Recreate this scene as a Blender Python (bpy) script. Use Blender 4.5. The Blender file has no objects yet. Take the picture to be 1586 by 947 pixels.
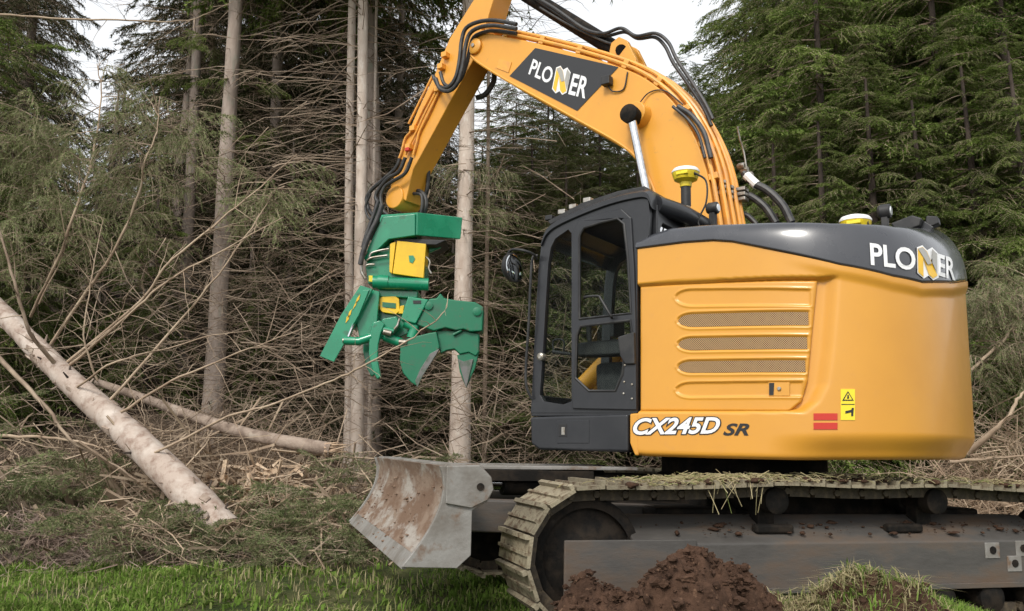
import bpy, math, random
import numpy as np
from mathutils import Vector, Matrix
from mathutils.geometry import tessellate_polygon

rng = np.random.default_rng(11)
random.seed(5)
scene = bpy.context.scene
col = scene.collection
RAD = math.radians

# ------------------------------------------------------------------ camera, sky, sun, exposure
FPX, CX, CY, CAMH = 1350.0, 793.0, 473.5, 1.15
PITCH = math.atan(220.5 / FPX)
cam_d = bpy.data.cameras.new("camera")
cam = bpy.data.objects.new("camera", cam_d)
col.objects.link(cam)
cam.location = (0, 0, CAMH)
cam.rotation_euler = (math.pi / 2 + PITCH, 0, 0)
cam_d.sensor_width = 36.0
cam_d.lens = 36.0 * FPX / 1586.0
cam_d.clip_start = 0.05
cam_d.clip_end = 2000
scene.camera = cam

SUN_EL, SUN_AZ = RAD(42), RAD(204)      # azimuth from +Y clockwise: behind the camera, a little to its left
world = bpy.data.worlds.new("World")
scene.world = world
world.use_nodes = True
wn, wl = world.node_tree.nodes, world.node_tree.links
wn.clear()
w_out = wn.new("ShaderNodeOutputWorld")
w_bg = wn.new("ShaderNodeBackground")
w_sky = wn.new("ShaderNodeTexSky")
w_sky.sky_type = 'NISHITA'
w_sky.sun_disc = False
w_sky.sun_elevation = SUN_EL
w_sky.sun_rotation = SUN_AZ
w_sky.dust_density = 4.0
w_hsv = wn.new("ShaderNodeHueSaturation")
w_hsv.inputs['Saturation'].default_value = 0.22      # a thin white overcast veils the blue
w_mix = wn.new("ShaderNodeMixRGB")
w_mix.inputs['Fac'].default_value = 0.55
w_mix.inputs['Color2'].default_value = (9.2, 9.4, 9.6, 1)
wl.new(w_sky.outputs[0], w_hsv.inputs['Color'])
wl.new(w_hsv.outputs[0], w_mix.inputs['Color1'])
wl.new(w_mix.outputs[0], w_bg.inputs['Color'])
w_bg.inputs['Strength'].default_value = 0.15
wl.new(w_bg.outputs[0], w_out.inputs['Surface'])

sun_d = bpy.data.lights.new("sun", 'SUN')
sun_d.energy = 1.9
sun_d.angle = RAD(12)
sun_d.color = (1.0, 0.95, 0.87)
sun = bpy.data.objects.new("sun", sun_d)
col.objects.link(sun)
sdir = Vector((math.sin(SUN_AZ) * math.cos(SUN_EL), math.cos(SUN_AZ) * math.cos(SUN_EL), math.sin(SUN_EL)))
sun.rotation_euler = sdir.to_track_quat('Z', 'Y').to_euler()
sun.location = (-6, -12, 20)

scene.view_settings.view_transform = 'Standard'
scene.view_settings.look = 'None'
scene.view_settings.exposure = 0.15
scene.view_settings.gamma = 1.0
scene.view_settings.use_curve_mapping = False

# ------------------------------------------------------------------ helpers
def tag(o, label=None, cat=None, group=None, kind=None):
    if label: o["label"] = label
    if cat: o["category"] = cat
    if group: o["group"] = group
    if kind: o["kind"] = kind
    return o

def empty(name, loc=(0, 0, 0), rz=0.0, ry=0.0):
    o = bpy.data.objects.new(name, None)
    o.empty_display_size = 0.2
    o.location = loc
    o.rotation_euler = (0, ry, rz)
    col.objects.link(o)
    return o

def link(name, me, parent=None, rz=0.0):
    o = bpy.data.objects.new(name, me)
    col.objects.link(o)
    if parent is not None: o.parent = parent
    o.rotation_euler = (0, 0, rz)
    return o

def np_mesh(name, V, F, mats, midx=None, smooth=False):
    """V (n,3); F (m,3) or (m,4) int arrays"""
    me = bpy.data.meshes.new(name)
    V = np.ascontiguousarray(V, dtype=np.float32)
    F = np.ascontiguousarray(F, dtype=np.int32)
    m, k = F.shape
    me.vertices.add(len(V)); me.vertices.foreach_set("co", V.ravel())
    me.loops.add(m * k); me.loops.foreach_set("vertex_index", F.ravel())
    me.polygons.add(m)
    me.polygons.foreach_set("loop_start", np.arange(0, m * k, k, dtype=np.int32))
    if midx is not None: me.polygons.foreach_set("material_index", np.ascontiguousarray(midx, dtype=np.int32))
    me.polygons.foreach_set("use_smooth", np.full(m, smooth, dtype=bool))
    me.update(calc_edges=True)
    for mt in (mats if isinstance(mats, (list, tuple)) else [mats]): me.materials.append(mt)
    return me

class MB:
    """collects shapes; build() links them as one mesh"""
    def __init__(s): s.v, s.f = [], []
    def add(s, V, F):
        o = len(s.v)
        s.v += [tuple(map(float, p)) for p in V]
        s.f += [tuple(int(i) + o for i in f) for f in F]
        return s
    def box(s, x0, x1, y0, y1, z0, z1):
        V = [(x, y, z) for z in (z0, z1) for y in (y0, y1) for x in (x0, x1)]
        return s.add(V, [(0, 2, 3, 1), (4, 5, 7, 6), (0, 1, 5, 4), (2, 6, 7, 3), (0, 4, 6, 2), (1, 3, 7, 5)])
    def hull8(s, A, B):
        """two quads (4 points each), corresponding corners"""
        return s.add(list(A) + list(B), [(0, 1, 2, 3), (7, 6, 5, 4), (0, 4, 5, 1), (1, 5, 6, 2), (2, 6, 7, 3), (3, 7, 4, 0)])
    def prism(s, poly, l0, l1, axes='xz', holes=()):
        """polygon in (x,z) extruded along y from l0 to l1 (axes 'xz'), or (x,y) along z ('xy'), or (y,z) along x ('yz')"""
        loops = [list(poly)] + [list(h) for h in holes]
        def mk(p, w):
            return {'xz': (p[0], w, p[1]), 'xy': (p[0], p[1], w), 'yz': (w, p[0], p[1])}[axes]
        flat = [p for lp in loops for p in lp]
        n = len(flat)
        V = [mk(p, l0) for p in flat] + [mk(p, l1) for p in flat]
        F = []
        if not holes:
            F += [tuple(range(n)), tuple(range(2 * n - 1, n - 1, -1))]
        else:
            tr = tessellate_polygon([[Vector((p[0], p[1], 0)) for p in lp] for lp in loops])
            F += [tuple(t) for t in tr] + [tuple(i + n for i in reversed(t)) for t in tr]
        o = 0
        for lp in loops:
            k = len(lp)
            for i in range(k):
                j = (i + 1) % k
                F.append((o + i, o + j, n + o + j, n + o + i))
            o += k
        return s.add(V, F)
    def tube(s, pts, rad, n=10, cap=True):
        P = [Vector(p) for p in pts]
        m = len(P)
        rr = rad if isinstance(rad, (list, tuple)) else [rad] * m
        prev = None
        V, F = [], []
        for i in range(m):
            d = (P[min(i + 1, m - 1)] - P[max(i - 1, 0)])
            d = d.normalized() if d.length > 1e-9 else Vector((0, 0, 1))
            if prev is None:
                a = Vector((0, 0, 1)) if abs(d.z) < .9 else Vector((1, 0, 0))
                u = d.cross(a).normalized()
            else:
                u = (prev - d * prev.dot(d))
                u = u.normalized() if u.length > 1e-6 else d.orthogonal().normalized()
            prev = u
            w = d.cross(u)
            for k in range(n):
                t = 2 * math.pi * k / n
                V.append(P[i] + (u * math.cos(t) + w * math.sin(t)) * rr[i])
        for i in range(m - 1):
            for k in range(n):
                k2 = (k + 1) % n
                F.append((i * n + k, i * n + k2, (i + 1) * n + k2, (i + 1) * n + k))
        if cap:
            F.append(tuple(range(n - 1, -1, -1)))
            F.append(tuple((m - 1) * n + k for k in range(n)))
        return s.add(V, F)
    def lathe(s, prof, c, axis='z', n=24):
        """prof list of (r,h)"""
        V, F = [], []
        for r, h in prof:
            for k in range(n):
                t = 2 * math.pi * k / n
                a, b = r * math.cos(t), r * math.sin(t)
                p = {'z': (a, b, h), 'y': (a, h, b), 'x': (h, a, b)}[axis]
                V.append((c[0] + p[0], c[1] + p[1], c[2] + p[2]))
        for i in range(len(prof) - 1):
            for k in range(n):
                k2 = (k + 1) % n
                F.append((i * n + k, i * n + k2, (i + 1) * n + k2, (i + 1) * n + k))
        F.append(tuple(range(n - 1, -1, -1)))
        F.append(tuple((len(prof) - 1) * n + k for k in range(n)))
        return s.add(V, F)
    def build(s, name, mat, parent=None, rz=0.0, bevel=0.0, smooth=None, seg=2):
        me = bpy.data.meshes.new(name)
        me.from_pydata(s.v, [], s.f)
        me.materials.append(mat)
        me.update()
        import bmesh
        bm = bmesh.new(); bm.from_mesh(me)
        bmesh.ops.recalc_face_normals(bm, faces=bm.faces)
        bm.to_mesh(me); bm.free()
        if smooth is None: smooth = 35
        if smooth:
            me.shade_smooth()
            try: me.set_sharp_from_angle(angle=RAD(smooth))
            except Exception: pass
        o = link(name, me, parent, rz)
        if bevel > 0:
            b = o.modifiers.new("bevel", 'BEVEL')
            b.width = bevel; b.segments = seg; b.limit_method = 'ANGLE'; b.angle_limit = RAD(28)
            b.harden_normals = True
        return o

def arc_pts(cx, cz, r, a0, a1, n):
    return [(cx + r * math.cos(RAD(a0 + (a1 - a0) * i / n)), cz + r * math.sin(RAD(a0 + (a1 - a0) * i / n))) for i in range(n + 1)]

def spline(pts, n=8):
    """Catmull-Rom through points"""
    P = [np.array(p, float) for p in pts]
    P = [2 * P[0] - P[1]] + P + [2 * P[-1] - P[-2]]
    out = []
    for i in range(1, len(P) - 2):
        for k in range(n):
            t = k / n
            a, b, c, d = P[i - 1], P[i], P[i + 1], P[i + 2]
            out.append(.5 * ((2 * b) + (-a + c) * t + (2 * a - 5 * b + 4 * c - d) * t * t + (-a + 3 * b - 3 * c + d) * t ** 3))
    out.append(P[-2])
    return [tuple(p) for p in out]

# ---- photograph pixel -> place (real distances; used only to take measurements off the photograph)
SA, CA = math.sin(PITCH), math.cos(PITCH)
def ray(px, py):
    dx, dy = (px - CX) / FPX, (CY - py) / FPX
    return np.array([dx, CA - dy * SA, SA + dy * CA])
def W(px, py, Y):
    d = ray(px, py); t = Y / d[1]
    return np.array([d[0] * t, Y, CAMH + d[2] * t])

# ---- value noise
_lat = rng.random((64, 64, 64))
def vnoise(P):
    P = np.asarray(P, float)
    i = np.floor(P).astype(int); f = P - i; f = f * f * (3 - 2 * f)
    r = 0
    for dx in (0, 1):
        for dy in (0, 1):
            for dz in (0, 1):
                w = (f[..., 0] if dx else 1 - f[..., 0]) * (f[..., 1] if dy else 1 - f[..., 1]) * (f[..., 2] if dz else 1 - f[..., 2])
                r = r + w * _lat[(i[..., 0] + dx) % 64, (i[..., 1] + dy) % 64, (i[..., 2] + dz) % 64]
    return r
def fbm(P, o=4):
    P = np.asarray(P, float); r = 0; a = 1; t = 0
    for k in range(o):
        r = r + a * vnoise(P * 2 ** k + k * 7.3); t += a; a *= .5
    return r / t - .5
def sstep(x, a, b):
    t = np.clip((x - a) / (b - a), 0, 1); return t * t * (3 - 2 * t)

def ground(x, y):
    x = np.asarray(x, float); y = np.asarray(y, float)
    slope = .20 + .26 * sstep(-x, 1.5, 6.0) + .12 * sstep(x, 2.5, 6.0)
    start = 10.3 - .6 * sstep(np.abs(x + .5), 2, 6)
    r = np.maximum(0, y - start)
    rise = slope * np.where(r < 2, r * r / 4, r - 1)
    rise = np.where(rise > 5, 5 + (rise - 5) * .35, rise) + .13 * np.maximum(0, y - 31)
    P = np.stack([x * .7, y * .7, x * 0], -1)
    h = rise + .16 * fbm(P, 3) * (1 + .5 * np.minimum(r, 4))
    return h - .07
def on_ground(px, py, y0=4.0):
    d = ray(px, py)
    for Y in np.arange(y0, 40, .02):
        t = Y / d[1]
        if CAMH + d[2] * t < ground(d[0] * t, Y): return np.array([d[0] * t, Y, CAMH + d[2] * t])
    return np.array([d[0] * 40, 40, 1.])

# ------------------------------------------------------------------ materials
def mat(name, c1, c2=None, scale=6.0, lo=.45, hi=.6, rough=.5, rough2=None, metal=0.0, bump=0.0, bscale=60.0,
        coat=0.0, stretch=(1, 1, 1), detail=5, c3=None, s3=30.0, lo3=.55, hi3=.65, spec=.5, vary=0.0):
    m = bpy.data.materials.new(name); m.use_nodes = True
    N, L = m.node_tree.nodes, m.node_tree.links
    b = N["Principled BSDF"]
    b.inputs['Roughness'].default_value = rough
    b.inputs['Metallic'].default_value = metal
    b.inputs['Specular IOR Level'].default_value = spec
    b.inputs['Coat Weight'].default_value = coat
    b.inputs['Coat Roughness'].default_value = .12
    tc = N.new("ShaderNodeTexCoord"); mp = N.new("ShaderNodeMapping")
    mp.inputs['Scale'].default_value = stretch
    L.new(tc.outputs['Object'], mp.inputs[0])
    def noise(sc, det=detail):
        n = N.new("ShaderNodeTexNoise"); n.inputs['Scale'].default_value = sc; n.inputs['Detail'].default_value = det
        n.inputs['Roughness'].default_value = .62
        L.new(mp.outputs[0], n.inputs['Vector']); return n
    def ramp(n, a, z):
        r = N.new("ShaderNodeMapRange"); r.inputs[1].default_value = a; r.inputs[2].default_value = z
        L.new(n.outputs['Fac'], r.inputs[0]); return r
    cur = None
    if c2 is not None:
        r = ramp(noise(scale), lo, hi)
        mx = N.new("ShaderNodeMixRGB"); mx.inputs[1].default_value = (*c1, 1); mx.inputs[2].default_value = (*c2, 1)
        L.new(r.outputs[0], mx.inputs[0]); cur = mx.outputs[0]
        if rough2 is not None:
            rr = N.new("ShaderNodeMapRange"); rr.inputs[3].default_value = rough; rr.inputs[4].default_value = rough2
            L.new(r.outputs[0], rr.inputs[0]); L.new(rr.outputs[0], b.inputs['Roughness'])
        if c3 is not None:
            r3 = ramp(noise(s3), lo3, hi3)
            m3 = N.new("ShaderNodeMixRGB"); m3.inputs[2].default_value = (*c3, 1)
            L.new(cur, m3.inputs[1]); L.new(r3.outputs[0], m3.inputs[0]); cur = m3.outputs[0]
        if vary:
            oi = N.new("ShaderNodeObjectInfo"); hv = N.new("ShaderNodeHueSaturation")
            vr = N.new("ShaderNodeMapRange"); vr.inputs[3].default_value = 1 - vary; vr.inputs[4].default_value = 1 + vary
            L.new(oi.outputs['Random'], vr.inputs[0]); L.new(vr.outputs[0], hv.inputs['Value']); L.new(cur, hv.inputs['Color'])
            cur = hv.outputs[0]
        L.new(cur, b.inputs['Base Color'])
    else:
        b.inputs['Base Color'].default_value = (*c1, 1)
    if bump:
        bp = N.new("ShaderNodeBump"); bp.inputs['Strength'].default_value = bump; bp.inputs['Distance'].default_value = .01
        L.new(noise(bscale, 4).outputs['Fac'], bp.inputs['Height']); L.new(bp.outputs[0], b.inputs['Normal'])
    return m

def leaf_mat(name, c1, c2, c3=None, scale=1.3, trans=.3, isl=.35):
    m = bpy.data.materials.new(name); m.use_nodes = True
    N, L = m.node_tree.nodes, m.node_tree.links
    N.clear()
    out = N.new("ShaderNodeOutputMaterial")
    tc = N.new("ShaderNodeTexCoord"); n = N.new("ShaderNodeTexNoise"); n.inputs['Scale'].default_value = scale; n.inputs['Detail'].default_value = 3
    L.new(tc.outputs['Object'], n.inputs['Vector'])
    r = N.new("ShaderNodeValToRGB")
    e = r.color_ramp.elements
    e[0].position = .36; e[0].color = (*c1, 1); e[1].position = .64; e[1].color = (*c2, 1)
    L.new(n.outputs['Fac'], r.inputs[0])
    geo = N.new("ShaderNodeNewGeometry")
    mx = N.new("ShaderNodeMixRGB"); mx.inputs[2].default_value = (*(c3 or c2), 1)
    mr = N.new("ShaderNodeMapRange"); mr.inputs[1].default_value = 1 - isl; mr.inputs[2].default_value = 1.0
    L.new(geo.outputs['Random Per Island'], mr.inputs[0]); L.new(mr.outputs[0], mx.inputs[0]); L.new(r.outputs[0], mx.inputs[1])
    hv = N.new("ShaderNodeHueSaturation"); oi = N.new("ShaderNodeObjectInfo")
    vr = N.new("ShaderNodeMapRange"); vr.inputs[3].default_value = .8; vr.inputs[4].default_value = 1.2
    L.new(oi.outputs['Random'], vr.inputs[0]); L.new(vr.outputs[0], hv.inputs['Value']); L.new(mx.outputs[0], hv.inputs['Color'])
    d = N.new("ShaderNodeBsdfDiffuse"); t = N.new("ShaderNodeBsdfTranslucent"); ms = N.new("ShaderNodeMixShader")
    ms.inputs[0].default_value = trans
    L.new(hv.outputs[0], d.inputs[0]); L.new(hv.outputs[0], t.inputs[0])
    L.new(d.outputs[0], ms.inputs[1]); L.new(t.outputs[0], ms.inputs[2]); L.new(ms.outputs[0], out.inputs[0])
    return m

def glass_mat(name, tint):
    m = bpy.data.materials.new(name); m.use_nodes = True
    N, L = m.node_tree.nodes, m.node_tree.links
    N.clear()
    out = N.new("ShaderNodeOutputMaterial"); t = N.new("ShaderNodeBsdfTransparent"); t.inputs[0].default_value = (*tint, 1)
    g = N.new("ShaderNodeBsdfGlossy"); g.inputs['Roughness'].default_value = .03
    f = N.new("ShaderNodeLayerWeight"); f.inputs[0].default_value = .12
    ms = N.new("ShaderNodeMixShader")
    L.new(f.outputs[0], ms.inputs[0]); L.new(t.outputs[0], ms.inputs[1]); L.new(g.outputs[0], ms.inputs[2]); L.new(ms.outputs[0], out.inputs[0])
    return m

M = {}
M['yellow'] = mat('yellow_paint', (.665, .312, .036), (.62, .286, .036), scale=1.8, lo=.35, hi=.7, rough=.36, rough2=.46, coat=.25, c3=(.62, .29, .045), s3=9, lo3=.60, hi3=.80)
M['boom'] = mat('boom_yellow_paint', (.73, .335, .035), (.66, .295, .035), scale=2.5, lo=.4, hi=.75, rough=.38, rough2=.52, coat=.2, c3=(.50, .25, .06), s3=14, lo3=.62, hi3=.80)
M['pipe'] = mat('pipe_orange_paint', (.80, .36, .05), (.66, .30, .06), scale=8, rough=.42, coat=.1)
M['hood'] = mat('hood_dark_paint', (.036, .038, .046), (.044, .046, .054), scale=3, rough=.24, rough2=.34, coat=.6)
M['grey'] = mat('cab_grey_paint', (.018, .019, .022), (.028, .029, .032), scale=5, lo=.4, hi=.75, rough=.30, rough2=.42, coat=.2, spec=.38)
M['black'] = mat('black_plastic', (.014, .014, .015), (.028, .027, .026), scale=9, rough=.55)
M['rubber'] = mat('hose_rubber', (.018, .018, .019), (.045, .043, .040), scale=14, rough=.5)
M['steel'] = mat('bright_steel', (.62, .63, .65), (.5, .5, .5), scale=20, rough=.16, metal=1.0)
M['fitting'] = mat('zinc_fitting', (.42, .40, .36), (.26, .22, .17), scale=18, rough=.38, metal=.8)
M['white'] = mat('white_decal', (.80, .80, .80), rough=.4)
M['ink'] = mat('black_decal', (.012, .012, .013), rough=.35, coat=.2)
M['red'] = mat('red_reflector', (.52, .03, .015), rough=.3)
M['label'] = mat('yellow_decal', (.82, .66, .03), rough=.4)
M['logo_y'] = mat('logo_yellow', (.80, .48, .03), rough=.4)
M['logo_g'] = mat('logo_grey', (.36, .35, .32), rough=.4)
M['green'] = mat('green_paint', (.004, .205, .100), (.006, .245, .120), scale=3, rough=.26, rough2=.36, coat=.4, c3=(.03, .075, .04), s3=9, lo3=.60, hi3=.75)
M['green_worn'] = mat('worn_green_paint', (.006, .155, .075), (.04, .12, .075), scale=6, lo=.5, hi=.75, rough=.4, rough2=.6, c3=(.11, .085, .055), s3=13, lo3=.60, hi3=.75)
M['blade_steel'] = mat('worn_cutting_steel', (.17, .165, .16), (.09, .12, .09), scale=9, rough=.45, metal=.4)
M['headyellow'] = mat('head_yellow_paint', (.78, .50, .012), (.70, .43, .015), scale=4, rough=.35)
M['frame'] = mat('undercarriage_steel', (.062, .057, .052), (.105, .097, .087), scale=4, lo=.35, hi=.7, rough=.55, rough2=.75, c3=(.105, .070, .046), s3=4, lo3=.46, hi3=.66, bump=.35, bscale=26, stretch=(.4, 1, 1))
M['dark'] = mat('dark_greasy_steel', (.010, .009, .008), (.026, .020, .015), scale=7, rough=.8, spec=.15, bump=.4, bscale=30)
M['shoe'] = mat('muddy_track_shoe', (.185, .155, .105), (.27, .235, .16), scale=9, lo=.35, hi=.65, rough=.75, c3=(.10, .066, .038), s3=16, lo3=.50, hi3=.62, bump=.6, bscale=40, vary=.2)
M['chain'] = mat('greasy_chain', (.055, .042, .028), (.10, .075, .045), scale=15, rough=.7, bump=.5, bscale=50)
M['bladeface'] = mat('scoured_blade_steel', (.36, .325, .285), (.15, .090, .056), scale=3.6, lo=.41, hi=.52, rough=.5, rough2=.9, c3=(.22, .155, .11), s3=7, lo3=.48, hi3=.62, bump=.6, bscale=20, stretch=(1.1, .42, 1.1), detail=8)
M['bladeedge'] = mat('bare_blade_steel', (.25, .24, .222), (.135, .118, .098), scale=3.2, lo=.42, hi=.66, rough=.5, rough2=.75, c3=(.15, .095, .06), s3=6, lo3=.56, hi3=.68, bump=.45, bscale=22)
M['mud'] = mat('mud', (.15, .095, .062), (.235, .16, .11), scale=12, rough=.95, bump=1.0, bscale=35)
M['soil'] = mat('fresh_soil', (.040, .022, .014), (.085, .047, .030), scale=9, lo=.35, hi=.68, rough=.97, bump=1.0, bscale=55, c3=(.15, .088, .055), s3=26, lo3=.60, hi3=.72, spec=.2)
M['seat'] = mat('seat_cloth', (.022, .023, .025), (.035, .036, .038), scale=20, rough=.85)
M['glass'] = glass_mat('cab_glass', (.88, .93, .90))
M['glassdark'] = glass_mat('tinted_glass', (.80, .86, .83))
M['lens'] = mat('lamp_lens', (.75, .78, .80), rough=.1, coat=.5)
M['mirror'] = mat('mirror_glass', (.75, .77, .78), rough=.04, metal=1.0)
M['domewhite'] = mat('receiver_white', (.80, .79, .76), rough=.35)
M['rxyellow'] = mat('receiver_yellow', (.72, .55, .02), (.6, .45, .02), scale=20, rough=.4)
M['bark'] = mat('spruce_bark', (.60, .51, .435), (.45, .36, .295), scale=5, lo=.4, hi=.62, rough=.92, stretch=(1, 1, .35), c3=(.68, .62, .55), s3=12, lo3=.56, hi3=.70, bump=1.0, bscale=28, spec=.2, vary=.12)
M['darkbark'] = mat('brown_shade_toned_bark', (.33, .27, .23), (.22, .175, .145), scale=5, lo=.4, hi=.62, rough=.95, stretch=(1, 1, .3), c3=(.25, .25, .20), s3=9, lo3=.56, hi3=.72, bump=1.0, bscale=25, spec=.2, vary=.2)  # browner bark copy; the stand's shade is put into its colour too
M['dullbark'] = mat('dull_log_bark', (.36, .285, .23), (.22, .165, .13), scale=7, lo=.4, hi=.62, rough=.92, c3=(.45, .38, .31), s3=5, lo3=.55, hi3=.7, bump=1.0, bscale=20, spec=.2)
M['deepbark'] = mat('shade_darkened_bark', (.085, .066, .054), (.055, .043, .036), scale=5, rough=.95, stretch=(1, 1, .3), bump=1.0, bscale=25, spec=.2, vary=.2)  # near-black bark copy, crown shade put into its colour; also dark branch stubs
M['log'] = mat('scuffed_log_bark', (.43, .35, .295), (.26, .185, .145), scale=8, lo=.46, hi=.66, rough=.85, c3=(.55, .485, .425), s3=3.4, lo3=.48, hi3=.70, bump=1.0, bscale=16, spec=.25)
M['wood'] = mat('fresh_split_wood', (.62, .44, .27), (.72, .57, .40), scale=8, rough=.8, stretch=(1, 1, .3), bump=.5, bscale=40)
M['wood2'] = mat('weathered_split_wood', (.60, .46, .32), (.40, .27, .18), scale=2.5, lo=.4, hi=.62, rough=.85, c3=(.72, .60, .46), s3=4, lo3=.56, hi3=.66, spec=.2)
M['twig'] = mat('dead_twig', (.37, .29, .215), (.20, .145, .105), scale=3, lo=.4, hi=.6, rough=.9, spec=.2)
M['paletwig'] = mat('pale_branch', (.46, .36, .26), (.30, .22, .155), scale=2.2, lo=.4, hi=.62, rough=.85, spec=.2)
M['brush'] = mat('slash_sticks', (.50, .39, .28), (.25, .175, .12), scale=1.6, lo=.38, hi=.62, rough=.9, spec=.2)
M['litter'] = mat('dry_needle_litter', (.34, .26, .215), (.21, .15, .12), scale=2.2, lo=.38, hi=.62, rough=.95, spec=.15)
M['needle'] = leaf_mat('spruce_needles', (.060, .098, .024), (.165, .230, .055), (.26, .32, .095))
M['needle_dark'] = leaf_mat('shade_darkened_spruce_needles', (.024, .036, .014), (.060, .080, .028), (.13, .12, .065))  # needle copy darkened in colour to paint the shade inside the stand
M['needle_grey'] = leaf_mat('drooping_grey_green_needles', (.14, .185, .075), (.245, .29, .125), (.37, .34, .21), scale=2.2)
M['needle_olive'] = leaf_mat('olive_spruce_needles', (.075, .105, .034), (.165, .205, .070), (.27, .27, .13), scale=1.6)
M['needle_fresh'] = leaf_mat('cut_spruce_needles', (.13, .175, .072), (.235, .28, .125), (.40, .36, .21), scale=3.0)
M['grass'] = leaf_mat('meadow_grass', (.080, .135, .024), (.185, .300, .056), (.33, .35, .13), scale=2.0, trans=.35)
M['straw'] = leaf_mat('dry_grass', (.36, .31, .17), (.50, .43, .26), (.20, .24, .08), scale=3.0, trans=.25)
# ------------------------------------------------------------------ the ground
def axis(lo, hi, fine0, fine1, step, grow):
    v = list(np.arange(fine0, fine1, step)); s = step
    x = fine1
    while x < hi: v.append(x); s *= grow; x += s
    v.append(hi); x = fine0; s = step
    while x > lo: x -= s; s *= grow; v.insert(0, max(x, lo))
    return np.array(v)
gx, gy = axis(-160, 160, -9, 9, .11, 1.12), axis(-60, 220, 3.0, 17, .11, 1.12)
X, Y_ = np.meshgrid(gx, gy, indexing='ij')
Z = ground(X, Y_)
idx = np.arange(X.size).reshape(X.shape)
F = np.stack([idx[:-1, :-1], idx[1:, :-1], idx[1:, 1:], idx[:-1, 1:]], -1).reshape(-1, 4)
gm = bpy.data.materials.new("forest_floor"); gm.use_nodes = True
N, L = gm.node_tree.nodes, gm.node_tree.links
b = N["Principled BSDF"]; b.inputs['Roughness'].default_value = .95; b.inputs['Specular IOR Level'].default_value = .15
tc = N.new("ShaderNodeTexCoord")
def gnoise(sc, d=6):
    n = N.new("ShaderNodeTexNoise"); n.inputs['Scale'].default_value = sc; n.inputs['Detail'].default_value = d
    L.new(tc.outputs['Object'], n.inputs['Vector']); return n
def gramp(src, p0, c0, p1, c1):
    r = N.new("ShaderNodeValToRGB"); e = r.color_ramp.elements
    e[0].position, e[0].color, e[1].position, e[1].color = p0, (*c0, 1), p1, (*c1, 1)
    L.new(src, r.inputs[0]); return r
turf = gramp(gnoise(3.5).outputs['Fac'], .35, (.030, .045, .012), .65, (.085, .085, .035))
lit = gramp(gnoise(6).outputs['Fac'], .35, (.035, .025, .018), .68, (.105, .077, .055))
sx = N.new("ShaderNodeSeparateXYZ"); L.new(tc.outputs['Object'], sx.inputs[0])
ad = N.new("ShaderNodeMath"); ad.operation = 'MULTIPLY_ADD'; ad.inputs[1].default_value = 2.6
L.new(gnoise(.9).outputs['Fac'], ad.inputs[0]); L.new(sx.outputs['Y'], ad.inputs[2])
mr = N.new("ShaderNodeMapRange"); mr.inputs[1].default_value = 10.2; mr.inputs[2].default_value = 11.4; L.new(ad.outputs[0], mr.inputs[0])
mx = N.new("ShaderNodeMixRGB"); L.new(mr.outputs[0], mx.inputs[0]); L.new(turf.outputs[0], mx.inputs[1]); L.new(lit.outputs[0], mx.inputs[2])
L.new(mx.outputs[0], b.inputs['Base Color'])
bpn = N.new("ShaderNodeBump"); bpn.inputs['Distance'].default_value = .05; L.new(gnoise(14, 8).outputs['Fac'], bpn.inputs['Height']); L.new(bpn.outputs[0], b.inputs['Normal'])
g = link("ground", np_mesh("ground", np.stack([X, Y_, Z], -1).reshape(-1, 3), F, gm, smooth=True))
tag(g, kind="structure")
# ------------------------------------------------------------------ the excavator
EXC = np.array([1.88, 7.30, 0.0])
TILT = RAD(1.2)
YU, YK = RAD(145), RAD(196)             # house and undercarriage headings
exc = empty("excavator", EXC, 0, TILT)
tag(exc, "yellow tracked excavator with grey cab, raised boom and front blade", "excavator")

def to_local(px, py, yaw):
    ct, st = math.cos(TILT), math.sin(TILT)
    R_ = np.array([[ct, 0, -st], [0, 1, 0], [st, 0, ct]])        # inverse of Ry
    o = R_ @ (np.array([0, 0, CAMH]) - EXC); d = R_ @ ray(px, py)
    c, s = math.cos(-yaw), math.sin(-yaw)
    Z = np.array([[c, -s, 0], [s, c, 0], [0, 0, 1]])
    return Z @ o, Z @ d
def UL(px, py, l):       # point of the house side plane at offset l -> (a, z)
    o, d = to_local(px, py, YU); t = (l - o[1]) / d[1]; p = o + d * t
    return (p[0], p[2])
def U3(px, py, l):
    a, z = UL(px, py, l); return (a, l, z)
def UA(px, py, a):       # on the plane a = const -> (l, z)
    o, d = to_local(px, py, YU); t = (a - o[0]) / d[0]; p = o + d * t
    return (p[1], p[2])
def KL(px, py, l):
    o, d = to_local(px, py, YK); t = (l - o[1]) / d[1]; p = o + d * t
    return (p[0], p[2])
def K3(px, py, l):
    a, z = KL(px, py, l); return (a, l, z)

# ---- plan outline of the house (left side, round tail, right side)
HW, AT, RT = 1.37, -.45, 1.685
pl = [(.42, HW), (AT, HW)]
for k in range(1, 60):
    t = math.pi / 2 * k / 60; n_ = 2.7
    pl.append((AT - (RT + AT) * math.sin(t) ** (2 / n_), HW * math.cos(t) ** (2 / n_)))
pl.append((-RT, 0.0))
pl = pl + [(a, -l) for a, l in reversed(pl[:-1])]
PL = np.array(pl)
PS = np.concatenate([[0], np.cumsum(np.hypot(*np.diff(PL, axis=0).T))])
s_dense = np.linspace(0, PS[-1], 1500)
PLd = np.stack([np.interp(s_dense, PS, PL[:, 0]), np.interp(s_dense, PS, PL[:, 1])], -1)
tg = np.gradient(PLd, axis=0)
kk = np.ones(31) / 31
tg = np.stack([np.convolve(np.pad(tg[:, i], 15, mode='edge'), kk, 'valid') for i in (0, 1)], -1)
tg /= np.linalg.norm(tg, axis=1)[:, None]
NRM = np.stack([tg[:, 1], -tg[:, 0]], -1) * -1.0     # outward
if NRM[0, 1] < 0: NRM = -NRM
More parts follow.
